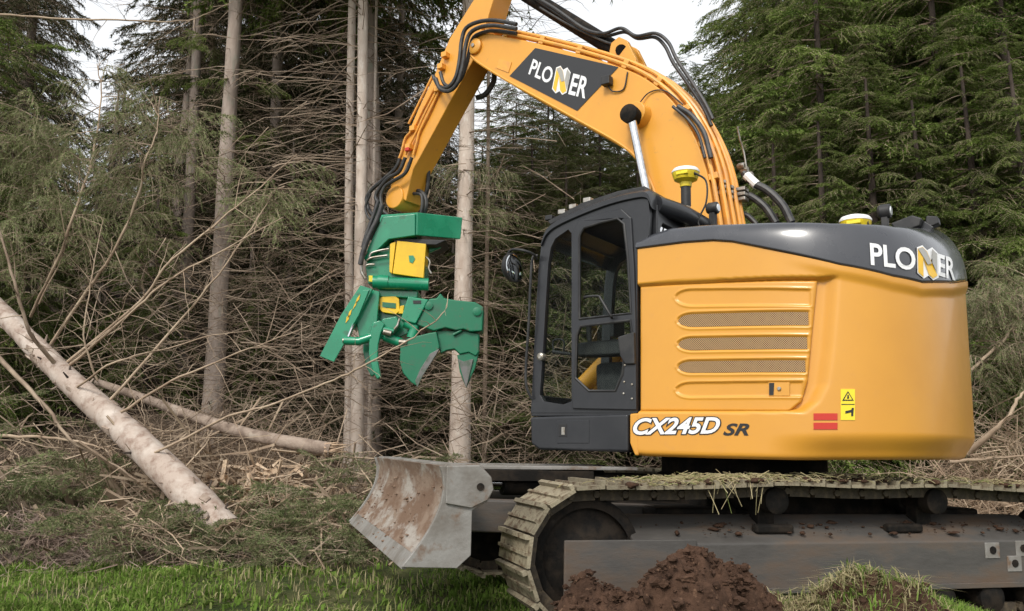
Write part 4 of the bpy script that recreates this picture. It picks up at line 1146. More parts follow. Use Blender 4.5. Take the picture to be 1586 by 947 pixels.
# long delimbing plate on the outer side
pp_ = hprism("side_paddle", [(558, 442), (577, 448), (552, 497), (534, 531), (517, 561), (495, 552), (525, 494), (528, 488)], 8.98, 9.02, M['green'], None, .006)
for q in [[(553, 462), (558, 456), (556, 464), (550, 471)], [(549, 472), (553, 466), (551, 473), (546, 480)], [(541, 483), (545, 479), (543, 487), (538, 493)], [(537, 491), (541, 488), (540, 495), (535, 501)]]:
    hprism("yellow_mark", q, 8.972, 8.975, M['headyellow'], pp_, 0)
hprism("paddle_rib", [(562, 450), (572, 449), (556, 488), (549, 500), (544, 508)], 8.96, 9.3, M['green'], None, .006)
hprism("paddle_web", [(574, 448), (588, 452), (584, 500), (572, 520), (556, 522), (552, 500)], 9.06, 9.12, M['green'], None, .01)
htube("paddle_rod", [(548, 502), (540, 522)], 8.99, .018, M['steel'])
htube("arm_pivot", [(533, 528), (556, 529), (576, 522)], 9.0, .045, M['green'])
htube("pivot_pin", [(531, 528), (540, 528)], 8.99, .028, M['fitting'])
# curved gripping claws
cl = [(577, 500), (588, 496), (596, 502), (590, 516), (586, 534), (585, 556), (590, 584), (584, 588), (576, 572), (571, 548), (572, 520)]
hprism("claw", cl, 8.96, 9.02, M['green'], None, .012)
hprism("claw", [(p[0] - 9, p[1] - 4) for p in cl], 9.34, 9.40, M['green'], None, .012)
htube("claw_pin", [(580, 508), (602, 512), (610, 514)], 9.0, .032, M['green'])
htube("claw_pin_end", [(594, 514), (606, 517)], 8.96, .03, M['fitting'])
hprism("claw_link", [(592, 494), (614, 490), (620, 504), (608, 518), (594, 520), (588, 506)], 9.04, 9.12, M['green'], None, .01)
htube("claw_cylinder", [(596, 522), (622, 532)], 9.06, .05, M['green'])
htube("steel_line", [(606, 516), (616, 504), (619, 494)], 9.0, .014, M['fitting'])
# shear
hprism("shear_cover", [(632, 459), (664, 464), (644, 502), (620, 496)], 8.92, 9.22, M['green'], None, .014)
MB().box(0, .08, -.004, .004, -.016, .016).build("cover_slot", M['black'], head).location = HP(640, 468, 8.915)
hprism("shear_housing", [(664, 463), (676, 462), (682, 454), (688, 462), (706, 465), (736, 468), (749, 476), (747, 513), (728, 514), (718, 510), (706, 512), (690, 508), (672, 513), (644, 503)], 8.95, 9.25, M['green_worn'], None, .014)
for c in [(664, 474), (739, 483)]:
    MB().lathe([(.045, .0), (.045, -.02), (.02, -.025)], HP(*c, 8.95), 'y', 18).build("shear_pin", M['green_worn'], head)
hprism("jaw", [(620, 532), (632, 524), (664, 516), (676, 514), (681, 538), (672, 552), (654, 580), (645, 598), (636, 592), (624, 578), (619, 560)], 8.93, 9.05, M['green_worn'], None, .012)
hprism("jaw_edge", [(681, 540), (674, 552), (655, 582), (646, 601), (643, 590), (652, 570), (666, 548)], 8.915, 8.932, M['blade_steel'], None, .003)
hprism("jaw_body", [(676, 512), (722, 513), (742, 517), (742, 545), (737, 552), (726, 546), (712, 549), (704, 541), (692, 543), (682, 548), (678, 530)], 9.0, 9.12, M['green_worn'], None, .012)
hprism("jaw", [(724, 516), (743, 518), (742, 545), (736, 570), (722, 601), (712, 576), (708, 550), (722, 546)], 9.02, 9.08, M['green_worn'], None, .008)
hprism("jaw_edge", [(709, 556), (718, 560), (733, 556), (722, 602)], 9.0, 9.018, M['blade_steel'], None, .003)
htube("jaw_cylinder", [(628, 500), (642, 508), (638, 524)], 9.0, .06, M['green'])
htube("jaw_pin", [(618, 530), (630, 531)], 8.93, .03, M['fitting'])
htube("shear_bolt", [(702, 519), (715, 512)], 8.98, .016, M['green_worn'])
# ------------------------------------------------------------------ vegetation helpers
def tubes_np(P, Rr, k=3):
    """P (M,n,3) polylines, Rr (M,n) radii -> V,F (quads)"""
    Mn, n = P.shape[:2]
    d = np.gradient(P, axis=1); d /= np.linalg.norm(d, axis=2, keepdims=True) + 1e-9
    ref = np.where(np.abs(d[..., 2:3]) < .9, np.array([0, 0, 1.]), np.array([1., 0, 0]))
    u = np.cross(d, ref); u /= np.linalg.norm(u, axis=2, keepdims=True) + 1e-9
    w = np.cross(d, u)
    t = np.arange(k) * 2 * np.pi / k
    V = P[:, :, None] + Rr[:, :, None, None] * (u[:, :, None] * np.cos(t)[None, None, :, None] + w[:, :, None] * np.sin(t)[None, None, :, None])
    idx = np.arange(Mn * n * k).reshape(Mn, n, k)
    a = idx[:, :-1]; b_ = idx[:, 1:]
    F = np.stack([a, np.roll(a, -1, 2), np.roll(b_, -1, 2), b_], -1).reshape(-1, 4)
    return V.reshape(-1, 3), F
def to_tri(F): return np.concatenate([F[:, [0, 1, 2]], F[:, [0, 2, 3]]])
def needles_on(P, K, ln, wd, spread=.75, down=0.0, tmin=0.0):
    """K needle tufts on every polyline of P (M,n,3) -> V (.,3), F tri"""
    Mn, n = P.shape[:2]
    t = (tmin + (1 - tmin) * rng.random((Mn, K))) * (n - 1) * .999
    i = t.astype(int); f = (t - i)[..., None]
    m = np.arange(Mn)[:, None]
    base = P[m, i] * (1 - f) + P[m, i + 1] * f
    d = P[m, i + 1] - P[m, i]; d /= np.linalg.norm(d, axis=2, keepdims=True) + 1e-9
    r = rng.normal(size=(Mn, K, 3)); r -= d * (r * d).sum(2, keepdims=True); r /= np.linalg.norm(r, axis=2, keepdims=True) + 1e-9
    v = d * (1 - spread * .45) + r * spread; v[..., 2] -= down; v /= np.linalg.norm(v, axis=2, keepdims=True)
    Ls = ln * rng.uniform(.6, 1.25, (Mn, K, 1))
    s = np.cross(v, rng.normal(size=(Mn, K, 3))); s /= np.linalg.norm(s, axis=2, keepdims=True) + 1e-9
    s *= wd * rng.uniform(.7, 1.3, (Mn, K, 1)) * .5
    V = np.stack([base - s, base + s, base + v * Ls], 2).reshape(-1, 3)
    return V, np.arange(len(V)).reshape(-1, 3)
def spray(L=1.0, nsec=26, up=.12, droop=.35, hang=.15, K=26, ln=.075, wd=.016, seclen=.40, bare=.10):
    """one spruce branch along +x: returns (twig V,F tri), (needle V,F tri)"""
    t = np.linspace(0, 1, 7)
    ay = rng.normal() * .06
    ax_ = np.stack([L * t, L * ay * t * t, L * (up * t - droop * t * t)], -1)[None]
    rad = (.011 * L ** .6) * (1 - t * .85)[None]
    tv, tf = tubes_np(ax_, rad, 3)
    ts = bare + (1 - bare) * np.sort(rng.random(nsec)) ** .9
    sd = np.where(np.arange(nsec) % 2, 1., -1.)
    st = np.stack([np.interp(ts, t, ax_[0, :, i]) for i in range(3)], -1)
    sl = L * seclen * (1.05 - ts) ** .6 * rng.uniform(.6, 1.15, nsec) * np.minimum(1, .35 + ts * 2.2) + .05
    an = rng.uniform(.45, 1.05, nsec) * sd
    dirn = np.stack([np.cos(an), np.sin(an), rng.uniform(-.25, .12, nsec)], -1)
    q = np.linspace(0, 1, 3)[None, :, None]
    S = st[:, None] + dirn[:, None] * sl[:, None, None] * q
    S[..., 2] -= (hang + rng.uniform(0, hang, nsec)[:, None]) * sl[:, None] * q[..., 0] ** 1.7 * 1.6
    S += rng.normal(size=S.shape) * .01 * q
    sv, sf = tubes_np(S[:, ::1], np.repeat((.0045 * (1 - np.linspace(0, 1, 3) * .7))[None], nsec, 0) * L ** .4, 3)
    TV = np.concatenate([tv, sv]); TF = np.concatenate([to_tri(tf), to_tri(sf) + len(tv)])
    nv, nf = needles_on(S, K, ln, wd, .75, hang * .5)
    nv2, nf2 = needles_on(ax_, K * 3, ln, wd, .8, 0, .3)
    NV = np.concatenate([nv, nv2]); NF = np.concatenate([nf, nf2 + len(nv)])
    return (TV, TF), (NV, NF)
def rotm(az, el, roll=0.0):
    ca, sa, ce, se, cr_, sr_ = math.cos(az), math.sin(az), math.cos(el), math.sin(el), math.cos(roll), math.sin(roll)
    Rz = np.array([[ca, -sa, 0], [sa, ca, 0], [0, 0, 1]]); Ry = np.array([[ce, 0, -se], [0, 1, 0], [se, 0, ce]]); Rx = np.array([[1, 0, 0], [0, cr_, -sr_], [0, sr_, cr_]])
    return Rz @ Ry @ Rx
class Veg:
    def __init__(s): s.V, s.F, s.m, s.n = [], [], [], 0
    def add(s, V, F, m):
        s.V.append(V); s.F.append(F + s.n); s.m.append(np.full(len(F), m)); s.n += len(V)
    def put(s, tpl, R_, pos, sc=1.0, m0=0, m1=1):
        (tv, tf), (nv, nf) = tpl
        pos = np.asarray(pos)
        s.add(tv @ R_.T * sc + pos, tf, m0); s.add(nv @ R_.T * sc + pos, nf, m1)
    def mesh(s, name, mats): return np_mesh(name, np.concatenate(s.V), np.concatenate(s.F), mats, np.concatenate(s.m))

T_dense = [spray(1.0, int(rng.integers(26, 34)), rng.uniform(.0, .2), rng.uniform(.2, .45), rng.uniform(.08, .3), 36, rng.uniform(.032, .044), .0135, rng.uniform(.32, .48), rng.uniform(.08, .3)) for _ in range(10)]
T_sparse = [spray(1.0, 24, .02, .30, .25, 24, .045, .0095) for _ in range(7)]
T_hang = [spray(1.0, 22, .15, .42, rng.uniform(.35, .8), 20, .055, .013, .40) for _ in range(5)]
T_ground = [spray(1.0, 22, .05, .16, .08, 20, .055, .013, .42) for _ in range(5)]

def dead_branch_set(z0, z1, n, Lm, rad=.006, r_at=None, azf=None):
    """bare branches on an upright stem: polylines and radii"""
    P, Rr = [], []
    for i in range(n):
        z = rng.uniform(z0, z1); az = azf() if azf else rng.uniform(0, 2 * math.pi); L = Lm * rng.uniform(.35, 1.1)
        el = rng.uniform(-.25, .22)
        t = np.linspace(0, 1, 7)
        sag = rng.uniform(-.10, .30); wig = rng.normal(size=(7, 3)) * .025 * L * t[:, None]
        r = L * t
        p = np.stack([np.cos(az) * r, np.sin(az) * r, z + np.sin(el) * r - sag * L * t * t], -1) + wig
        P.append(p); Rr.append(rad * (.6 + .5 * L) * (1 - .8 * t))
        for k in range(rng.integers(2, 7)):
            t0 = rng.uniform(.2, .95); b0 = np.array([np.interp(t0, t, p[:, j]) for j in range(3)])
            az2 = az + rng.uniform(.4, 1.1) * rng.choice([-1, 1]); l2 = L * rng.uniform(.15, .45) * (1.1 - t0 * .6)
            q = np.linspace(0, 1, 7)
            p2 = b0 + np.stack([np.cos(az2) * l2 * q, np.sin(az2) * l2 * q, (rng.uniform(-.35, .15)) * l2 * q - .2 * l2 * q * q], -1) + rng.normal(size=(7, 3)) * .02 * l2 * q[:, None]
            P.append(p2); Rr.append(rad * .55 * (.6 + .5 * L) * (1 - .75 * q))
    return np.array(P), np.array(Rr)

def trunk_mesh(name, pts, rads, mt, n=14, seg=36):
    P = np.array(spline(pts, max(2, seg // (len(pts) - 1))))
    t = np.linspace(0, 1, len(P)); R0 = np.interp(t, np.linspace(0, 1, len(rads)), rads)
    V, F = tubes_np(P[None], R0[None], n)
    c = np.repeat(P, n, 0)
    d = V - c
    V = c + d * (1 + .22 * fbm(V * np.array([3., 3., 1.2]) * 2, 3))[:, None]
    return np_mesh(name, V, F, mt, smooth=True)

# ---- shared crowns
def crown_mesh(name, H, z0, Lmax, n_whorl, per, tpls, mats, gap=.0, prof=.85):
    v = Veg()
    for i in range(n_whorl):
        z = z0 + (H - z0) * (i + rng.uniform(-.3, .3)) / n_whorl
        f = 1 - max(0, (z - z0)) / (H - z0)
        Lb = Lmax * (f ** prof * .92 + .10)
        for k in range(per):
            if rng.random() < gap: continue
            az = 2 * math.pi * (k + rng.uniform(-.4, .4)) / per + i * 1.1
            v.put(tpls[rng.integers(len(tpls))], rotm(az, rng.uniform(-.28, .14), rng.uniform(-.3, .3)), (0, 0, z), Lb * rng.uniform(.65, 1.15))
    return v.mesh(name, mats)
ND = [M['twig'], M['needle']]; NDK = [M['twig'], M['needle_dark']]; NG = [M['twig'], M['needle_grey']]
CR_DENSE = [crown_mesh("crown", 13.0, .5, 2.9, 34, 6, T_dense, ND, .12), crown_mesh("crown", 12.0, .4, 2.6, 32, 6, T_dense, ND, .10)]
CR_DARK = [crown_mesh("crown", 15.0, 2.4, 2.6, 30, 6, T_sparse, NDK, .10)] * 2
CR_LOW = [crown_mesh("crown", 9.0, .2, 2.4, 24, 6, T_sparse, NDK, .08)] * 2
CR_OLIVE = [crown_mesh("crown", 13.0, .4, 2.7, 28, 6, T_dense[:5] + T_hang[:2], [M['twig'], M['needle_olive']], .15)] * 2
CR_HIGH = crown_mesh("crown", 17.0, 9.3, 2.6, 15, 6, T_dense, ND, .10, 1.0)

def dead_mesh(*sets, k=3):
    Ps = np.concatenate([s[0] for s in sets]); Rs = np.concatenate([s[1] for s in sets])
    V, F = tubes_np(Ps, Rs, k); return np_mesh("dead_branches", V, to_tri(F), M['twig'])
DEAD = [dead_mesh(dead_branch_set(.6, 9.0, 120, 1.9)), dead_mesh(dead_branch_set(.5, 9.0, 110, 2.1))]

def base_of(px, Y):
    x = (px - CX) / FPX * Y / (CA) ; return np.array([x, Y, float(ground(x, Y))])

# ---- slender spruces with bare lower stems, at the edge of the wood
def edge_tree(name, label, px_b, px_t, Y, wpx_b, wpx_t, dead_n, Lm, mt, crown=True, azf=None, z_dead0=1.5):
    b0 = base_of(px_b, Y); top = W(px_t, 0, Y); sc = Y / FPX
    e = empty(name, b0)
    slope = (top[0] - b0[0]) / (top[2] - b0[2]); Ht = 15.0
    pts = [(0, 0, -.25), (slope * 2, rng.normal() * .02, 2.), (slope * 5 + rng.normal() * .03, rng.normal() * .03, 5.), (slope * 9, 0, 9.), (slope * Ht, 0, Ht)]
    rb, rt_ = wpx_b * sc / 2, wpx_t * sc / 2
    rads = [rb * 1.25, rb * .98, (rb + rt_) / 2, rt_, rt_ * .45]
    link("trunk", trunk_mesh("trunk", pts, rads, mt), e)
    st = dead_branch_set(z_dead0, 10.0, dead_n, Lm, .0068, azf=azf)
    st[0][..., 0] += slope * st[0][:, :1, 2]
    # short snags that leave dark knots on the bark
    sg = dead_branch_set(.5, 10., 40, rb * 1.9, .012); sg[0][..., 0] += slope * sg[0][:, :1, 2]
    tag(link("dead_branches", dead_mesh(st, sg), e), kind="stuff")
    if crown:
        c = link("crown", CR_HIGH, e); c.rotation_euler = (0, 0, rng.uniform(0, 6)); c.location = (slope * 9, 0, 0)
    tag(e, label, "tree", "slim bare-stemmed spruces at the wood's edge")
    return e
edge_tree("spruce_tree", "slim pale spruce stem, left of the close pair behind the felling head", 547, 546, 13.5, 14, 12.5, 80, 2.1, M['bark'], azf=lambda: rng.normal(math.pi, .9))
edge_tree("spruce_tree", "pale spruce stem with dark knots, right of the close pair behind the felling head", 560, 562, 13.2, 20, 15, 85, 2.1, M['bark'])
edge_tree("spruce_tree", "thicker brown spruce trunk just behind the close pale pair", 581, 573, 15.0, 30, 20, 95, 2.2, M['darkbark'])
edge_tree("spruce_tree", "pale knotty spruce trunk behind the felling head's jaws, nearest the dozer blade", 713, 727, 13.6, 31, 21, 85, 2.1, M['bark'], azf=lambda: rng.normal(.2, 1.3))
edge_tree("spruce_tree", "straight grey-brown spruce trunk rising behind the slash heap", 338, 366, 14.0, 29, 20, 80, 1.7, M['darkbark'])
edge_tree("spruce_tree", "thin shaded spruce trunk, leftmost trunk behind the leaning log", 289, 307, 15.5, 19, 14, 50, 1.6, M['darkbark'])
edge_tree("spruce_tree", "very thin pale sapling stem beside the felling head's claws", 578, 583, 14.4, 6, 4, 16, 1.0, M['bark'], crown=False)
edge_tree("spruce_tree", "thin twiggy spruce pole right of the knotty trunk behind the jaws", 751, 757, 14.6, 7, 5, 50, 1.3, M['twig'], crown=False)

def big_tree(name, label, group, x, Y, crown, sc, mt, rb=.16, dead=None, zs=1.0, H=14.0, sink=0.0, wide=1.0):
    e = empty(name, (x, Y, float(ground(x, Y)) - sink), rng.uniform(0, 6.28))
    Hh = H * sc * zs * .86
    link("trunk", trunk_mesh("trunk", [(0, 0, -.3), (.03, 0, Hh * .3), (-.02, .03, Hh * .6), (0, 0, Hh)], [rb * 1.2, rb * .9, rb * .6, .02], mt, 10, 15), e)
    c = link("crown", crown, e); c.scale = (sc * wide, sc * wide, sc * zs)
    if dead is not None: d = tag(link("dead_branches", dead, e), kind="stuff"); d.rotation_euler = (0, 0, rng.uniform(0, 6))
    tag(e, label, "tree", group)
    return e
def xa(px, Y): return (px - CX) / FPX * Y
# dense green spruces on the slope behind the machine's tail
ORD = ["first", "second", "third", "fourth", "fifth", "sixth", "seventh", "eighth", "ninth", "tenth", "eleventh", "twelfth", "thirteenth", "fourteenth"]
def rows(name, group, what, rowspec, crowns, rb, H, dead=0, top=None, wide=1.0):
    kk_ = 0
    for rowname, row in rowspec:
        for i, t in enumerate(sorted(row)):
            px, Y, sc = t[:3]
            if top: sc = (Y * math.tan(RAD(sc)) + CAMH - float(ground(xa(px, Y), Y))) / H
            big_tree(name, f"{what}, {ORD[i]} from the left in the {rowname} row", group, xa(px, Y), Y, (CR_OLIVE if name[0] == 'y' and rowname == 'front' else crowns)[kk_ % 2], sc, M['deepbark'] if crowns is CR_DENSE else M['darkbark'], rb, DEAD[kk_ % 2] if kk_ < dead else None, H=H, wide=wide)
            kk_ += 1
rows("green_spruce_tree", "dense green spruces behind the tail", "dense green spruce behind the machine's tail",
     [("nearest", [(1215, 13.6, .48), (1290, 13.0, .50), (1372, 13.2, .56), (1445, 12.8, .52), (1530, 12.9, .58), (1610, 12.6, .6)]), ("front", [(1300, 14.4, .86), (1395, 15.4, 1.0), (1490, 14.4, .96), (1600, 14.6, 1.1)]), ("second", [(1235, 17.0, .92), (1345, 18.5, 1.25), (1450, 18.0, 1.3), (1560, 18.5, 1.35), (1690, 16.5, 1.2)]),
      ("last", [(1180, 27, 1.25), (1300, 28, 1.5), (1420, 27, 1.5), (1540, 28, 1.6), (1660, 26, 1.5)]), ("third", [(1260, 21, 1.1), (1390, 21.5, 1.3), (1510, 21, 1.35), (1620, 21.5, 1.4)])], CR_DENSE, .11, 13, 0, None, 1.2)
# lower ones in the gap behind the boom, so that the sky stays open above
rows("young_spruce_tree", "young spruces behind the boom", "young spruce behind the boom",
     [("front", [(768, 16.2, 21), (825, 16.8, 23), (880, 16.2, 22), (935, 16.9, 24), (995, 16.4, 22), (1060, 16.9, 23), (1130, 17.5, 23)]), ("middle", [(795, 20.5, 24), (852, 21, 25), (908, 19.6, 24.5), (965, 20.2, 25), (1025, 21, 24), (1100, 20.4, 24.5)]),
      ("last", [(745, 26, 22), (800, 27, 25), (860, 26.5, 25.5), (920, 26.5, 25.5), (1000, 27, 25), (1080, 26, 25.5)])], CR_DENSE, .06, 13, 2, True, 1.75)
# dark stand behind the bare stems, its shade put into the needle colour
rows("dark_spruce_tree", "dark spruces deep in the stand", "spruce with shade-darkened needles behind the bare stems",
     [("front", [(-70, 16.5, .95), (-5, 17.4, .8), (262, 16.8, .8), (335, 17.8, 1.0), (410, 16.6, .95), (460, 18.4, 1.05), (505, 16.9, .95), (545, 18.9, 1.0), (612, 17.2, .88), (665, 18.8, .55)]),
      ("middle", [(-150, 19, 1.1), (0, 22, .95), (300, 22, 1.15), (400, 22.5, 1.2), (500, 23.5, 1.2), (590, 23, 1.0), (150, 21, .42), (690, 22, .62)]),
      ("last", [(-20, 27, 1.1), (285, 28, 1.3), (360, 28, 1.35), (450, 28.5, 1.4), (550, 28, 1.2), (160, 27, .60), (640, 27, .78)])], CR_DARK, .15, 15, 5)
rows("low_spruce_tree", "low dark spruces added to darken the hollow", "low dark spruce added to darken the hollow behind the close pair", [("only", [(385, 16.0, .62), (440, 15.6, .70), (490, 16.2, .74), (540, 15.8, .70), (600, 16.2, .72), (655, 15.9, .62), (700, 16.6, .6)])], CR_LOW, .08, 9)  # added so that their darkened needles turn the hollow near black
rows("spruce_sapling", "bushy young spruces behind the fallen tops", "bushy young spruce behind the fallen tops", [("only", [(-50, 13.6, .55), (30, 14.6, .46), (130, 15.4, .33), (225, 14.8, .40), (395, 15.0, .22)])], CR_DENSE, .06, 13)
# green tufts on the bare stems
def tuft(px, py, Y, n, L, tpls, mats, spread_az=None, el=(-.3, .3)):
    c = W(px, py, Y); v = Veg()
    for i in range(n):
        az = rng.uniform(0, 2 * math.pi) if spread_az is None else rng.normal(spread_az, .5)
        v.put(tpls[rng.integers(len(tpls))], rotm(az, rng.uniform(*el), rng.uniform(-.4, .4)), c + rng.normal(size=3) * .12, L * rng.uniform(.6, 1.2))
    return v
def tuft_thing(name, label, group, spec, tpls, mats):
    px, py, Y, n, L, az = spec
    v = tuft(px, py, Y, n, L, tpls, mats, az)
    c = W(px, py, Y)
    for a in v.V: a -= c
    o = link(name, v.mesh(name, mats)); o.location = c
    tag(o, label, "branch", group)
for s, lb in [((724, 262, 13.5, 9, 1.0, None), "grey-green needled branches drooping round the knotty trunk above the jaws"), ((735, 330, 13.6, 5, .8, .2), "grey-green needled branch low on the knotty trunk beside the mount box")]:
    tuft_thing("needled_branch", lb, "drooping branches on the knotty trunk", s, T_hang, NG)
for s, lb in [((366, 128, 13.9, 5, .7, None), "green spruce tuft crossing the straight grey-brown trunk"), ((300, 118, 15.2, 5, .8, None), "green spruce tuft on the thin shaded trunk"), ((330, 60, 14.0, 5, .9, None), "green spruce tuft between the two shaded trunks near the top"),
              ((20, 90, 13.2, 6, 1.2, 0.), "green spruce bough at the top left corner under the pale level branch"), ((430, 205, 14.2, 4, .7, math.pi), "small green spruce tuft among dead twigs right of the grey-brown trunk"), ((630, 60, 14.5, 6, 1.2, 0.), "green spruce bough hanging between the close pair and the arm")]:
    tuft_thing("needled_branch", lb, "green tufts on the bare stems", s, T_dense, ND)

# ------------------------------------------------------------------ the felled trees on the left
ft = empty("felled_spruce", W(345, 812, 9.8))
tag(ft, "big pale felled spruce log slanting down to the grass with long bare limbs", "felled tree")
F0 = np.array(ft.location)
lp = [W(350, 826, 9.6), W(300, 772, 9.9), W(205, 678, 10.5), W(105, 588, 11.2), W(20, 502, 11.9), W(-60, 418, 12.6)]
lp = [p - F0 for p in lp]
V0 = trunk_mesh("trunk", lp, [.185, .192, .172, .152, .132, .115], M['log'], 24, 60)
lt = link("trunk", V0, ft)
# broken butt: ragged fresh face
dvec = Vector(lp[0] - lp[1]).normalized()
bt_ = MB(); cb = Vector(lp[0]); u = dvec.orthogonal().normalized(); w_ = dvec.cross(u)
ringp = [cb + (u * math.cos(2 * math.pi * k / 18) + w_ * math.sin(2 * math.pi * k / 18)) * .187 for k in range(18)]
tipp = [cb + (u * math.cos(2 * math.pi * k / 18) + w_ * math.sin(2 * math.pi * k / 18)) * .155 + dvec * random.uniform(.0, .05) for k in range(18)]
bt_.add(ringp + tipp + [cb + dvec * .03], [(i, (i + 1) % 18, 18 + (i + 1) % 18, 18 + i) for i in range(18)] + [(18 + i, 18 + (i + 1) % 18, 36) for i in range(18)])
bt_.build("broken_butt", M['wood2'], ft, 0, 0, 20)
for (px, py, Y, r) in [(268, 776, 10.0, .03), (178, 656, 11.45, .02), (176, 648, 11.4, .025), (148, 610, 12.0, .022), (232, 706, 10.8, .02), (320, 800, 9.5, .03)]:
    p_ = W(px, py, Y) - F0; MB().lathe([(r, 0), (r * .8, -.03), (r * .4, -.035)], p_, 'y', 10).build("knot", M['darkbark'], ft)

LP = np.array(spline([tuple(p) for p in lp], 10)); LR = np.interp(np.linspace(0, 1, len(LP)), np.linspace(0, 1, 6), [.185, .192, .172, .152, .132, .115])
for k in range(26):
    j = int(rng.integers(3, len(LP) - 3)); d = LP[j + 1] - LP[j]; d /= np.linalg.norm(d)
    n_ = rng.normal(size=3); n_[1] = -abs(n_[1]); n_ -= d * n_.dot(d); n_ /= np.linalg.norm(n_)
    b0 = LP[j] + n_ * LR[j] * .92; ln_ = rng.uniform(.02, .09)
    MB().tube([b0, b0 + n_ * (.02 + ln_) + d * ln_ * .5], [rng.uniform(.012, .022), .008], 6).build("branch_stub", M['dullbark'] if k % 3 else M['deepbark'], ft)
for k in range(18):
    j = int(rng.integers(2, len(LP) - 3)); d = LP[j + 1] - LP[j]; d /= np.linalg.norm(d)
    n_ = rng.normal(size=3); n_[1] = -abs(n_[1]); n_ -= d * n_.dot(d); n_ /= np.linalg.norm(n_); s2 = np.cross(d, n_)
    c_ = LP[j] + n_ * (LR[j] * 1.03); a_, b_ = rng.uniform(.03, .12), rng.uniform(.015, .05)
    q4 = [c_ - d * a_ - s2 * b_ * .5 + n_ * .004, c_ + d * a_ * .6 - s2 * b_ + n_ * .004, c_ + d * a_ + s2 * b_ * .4 + n_ * rng.uniform(.005, .02), c_ - d * a_ * .7 + s2 * b_ + n_ * .004]
    MB().hull8(q4, [p - n_ * .03 for p in q4]).build("bark_flake", M['dullbark'], ft)
def limb(pts, r0, ntw, tw_len, seed=0, tail=.25):
    """explicit limb (list of 3D points) with random side twigs -> V,F"""
    P = np.array(spline(pts, 5)); n = len(P); t = np.linspace(0, 1, n)
    P = P + rng.normal(size=P.shape) * .005
    V, F = tubes_np(P[None], (r0 * (1 - (1 - tail) * t))[None], 6)
    V = [V]; Fs = [to_tri(F)]; o = len(V[0])
    if ntw:
        T0 = rng.uniform(.12, .98, ntw); b0 = np.stack([np.interp(T0, t, P[:, j]) for j in range(3)], -1)
        d = P[-1] - P[0]; d = d / np.linalg.norm(d)
        dr_ = d[None] * rng.uniform(.2, .9, (ntw, 1)) + rng.normal(size=(ntw, 3)) * np.array([.6, .6, .45]); dr_ /= np.linalg.norm(dr_, axis=1)[:, None]
        ll = tw_len * rng.uniform(.3, 1.2, ntw)
        q = np.linspace(0, 1, 6)[None, :, None]
        S = b0[:, None] + dr_[:, None] * ll[:, None, None] * q + rng.normal(size=(ntw, 6, 3)) * .02 * q * tw_len
        S[..., 2] -= .18 * ll[:, None] * q[..., 0] ** 2
        v2, f2 = tubes_np(S, np.repeat((r0 * .32 * (1 - .75 * q[0, :, 0]))[None], ntw, 0), 3)
        V.append(v2); Fs.append(to_tri(f2) + o)
    return np.concatenate(V), np.concatenate(Fs), P
limbs = [  # pixels and distances: bare limbs that rise off the log
    ([(77, 535, 11.75), (147, 433, 11.45), (180, 383, 11.25), (215, 300, 11.15), (223, 253, 11.05), (243, 203, 11.05), (248, 149, 11.05)], .034, 14, .8, 1),
    ([(47, 490, 12.45), (86, 408, 11.85), (126, 300, 11.65), (145, 236, 11.65), (157, 150, 11.75), (150, 98, 11.85)], .034, 12, .8, 1),
    ([(104, 562, 11.35), (219, 465, 10.85), (255, 415, 10.65), (330, 350, 10.55), (391, 300, 10.55), (460, 240, 10.65)], .030, 14, .9, 0),
    ([(108, 566, 11.25), (201, 487, 10.65), (259, 436, 10.45), (352, 384, 10.35), (440, 336, 10.35)], .028, 12, .8, 0),
    ([(172, 620, 10.65), (266, 512, 10.8), (337, 426, 10.7), (400, 338, 10.7), (425, 290, 10.7)], .026, 12, .7, 0),
    ([(187, 640, 10.45), (251, 598, 10.5), (323, 566, 10.3), (400, 535, 10.3), (480, 505, 10.4)], .026, 12, .7, 0),
    ([(90, 569, 11.25), (47, 515, 10.85), (22, 436, 10.65), (0, 357, 10.65), (-12, 300, 10.65)], .040, 6, .7, 0),
    ([(150, 590, 10.85), (130, 520, 10.65), (140, 440, 10.65), (160, 340, 10.75)], .020, 8, .6, 0),
    ([(60, 470, 12.05), (95, 400, 11.85), (110, 350, 11.75)], .018, 8, .5, 0),
    ([(120, 600, 10.85), (180, 560, 10.25), (260, 540, 10.7), (330, 520, 10.7), (390, 512, 10.8)], .020, 8, .6, 0),
    ([(241, 701, 10.1), (355, 646, 9.7), (420, 627, 9.3), (505, 594, 8.9), (560, 568, 8.6), (620, 535, 8.4), (668, 502, 8.3), (690, 478, 8.3), (695, 452, 8.3)], .021, 9, .45, 0),
]
for pts, r, nt, tl, has in limbs:
    v, f, P = limb([W(*p) - F0 for p in pts], r * .72, nt + 6, tl)
    br_ = link("limb", np_mesh("limb", v, f, M['paletwig'] if r < .032 or has else M['twig'], smooth=True), ft)
    if has:        # drooping needled tip
        vg = Veg()
        for k in range(13):
            j = rng.integers(int(len(P) * .45), len(P)); d = P[-1] - P[-3]
            vg.put(T_hang[rng.integers(5)], rotm(rng.uniform(-.9, .9) + (math.pi if rng.random() < .35 else 0), rng.uniform(-.2, .5), rng.uniform(-.4, .4)), P[j], rng.uniform(.5, .95))
        link("foliage", vg.mesh("foliage", NG), br_)

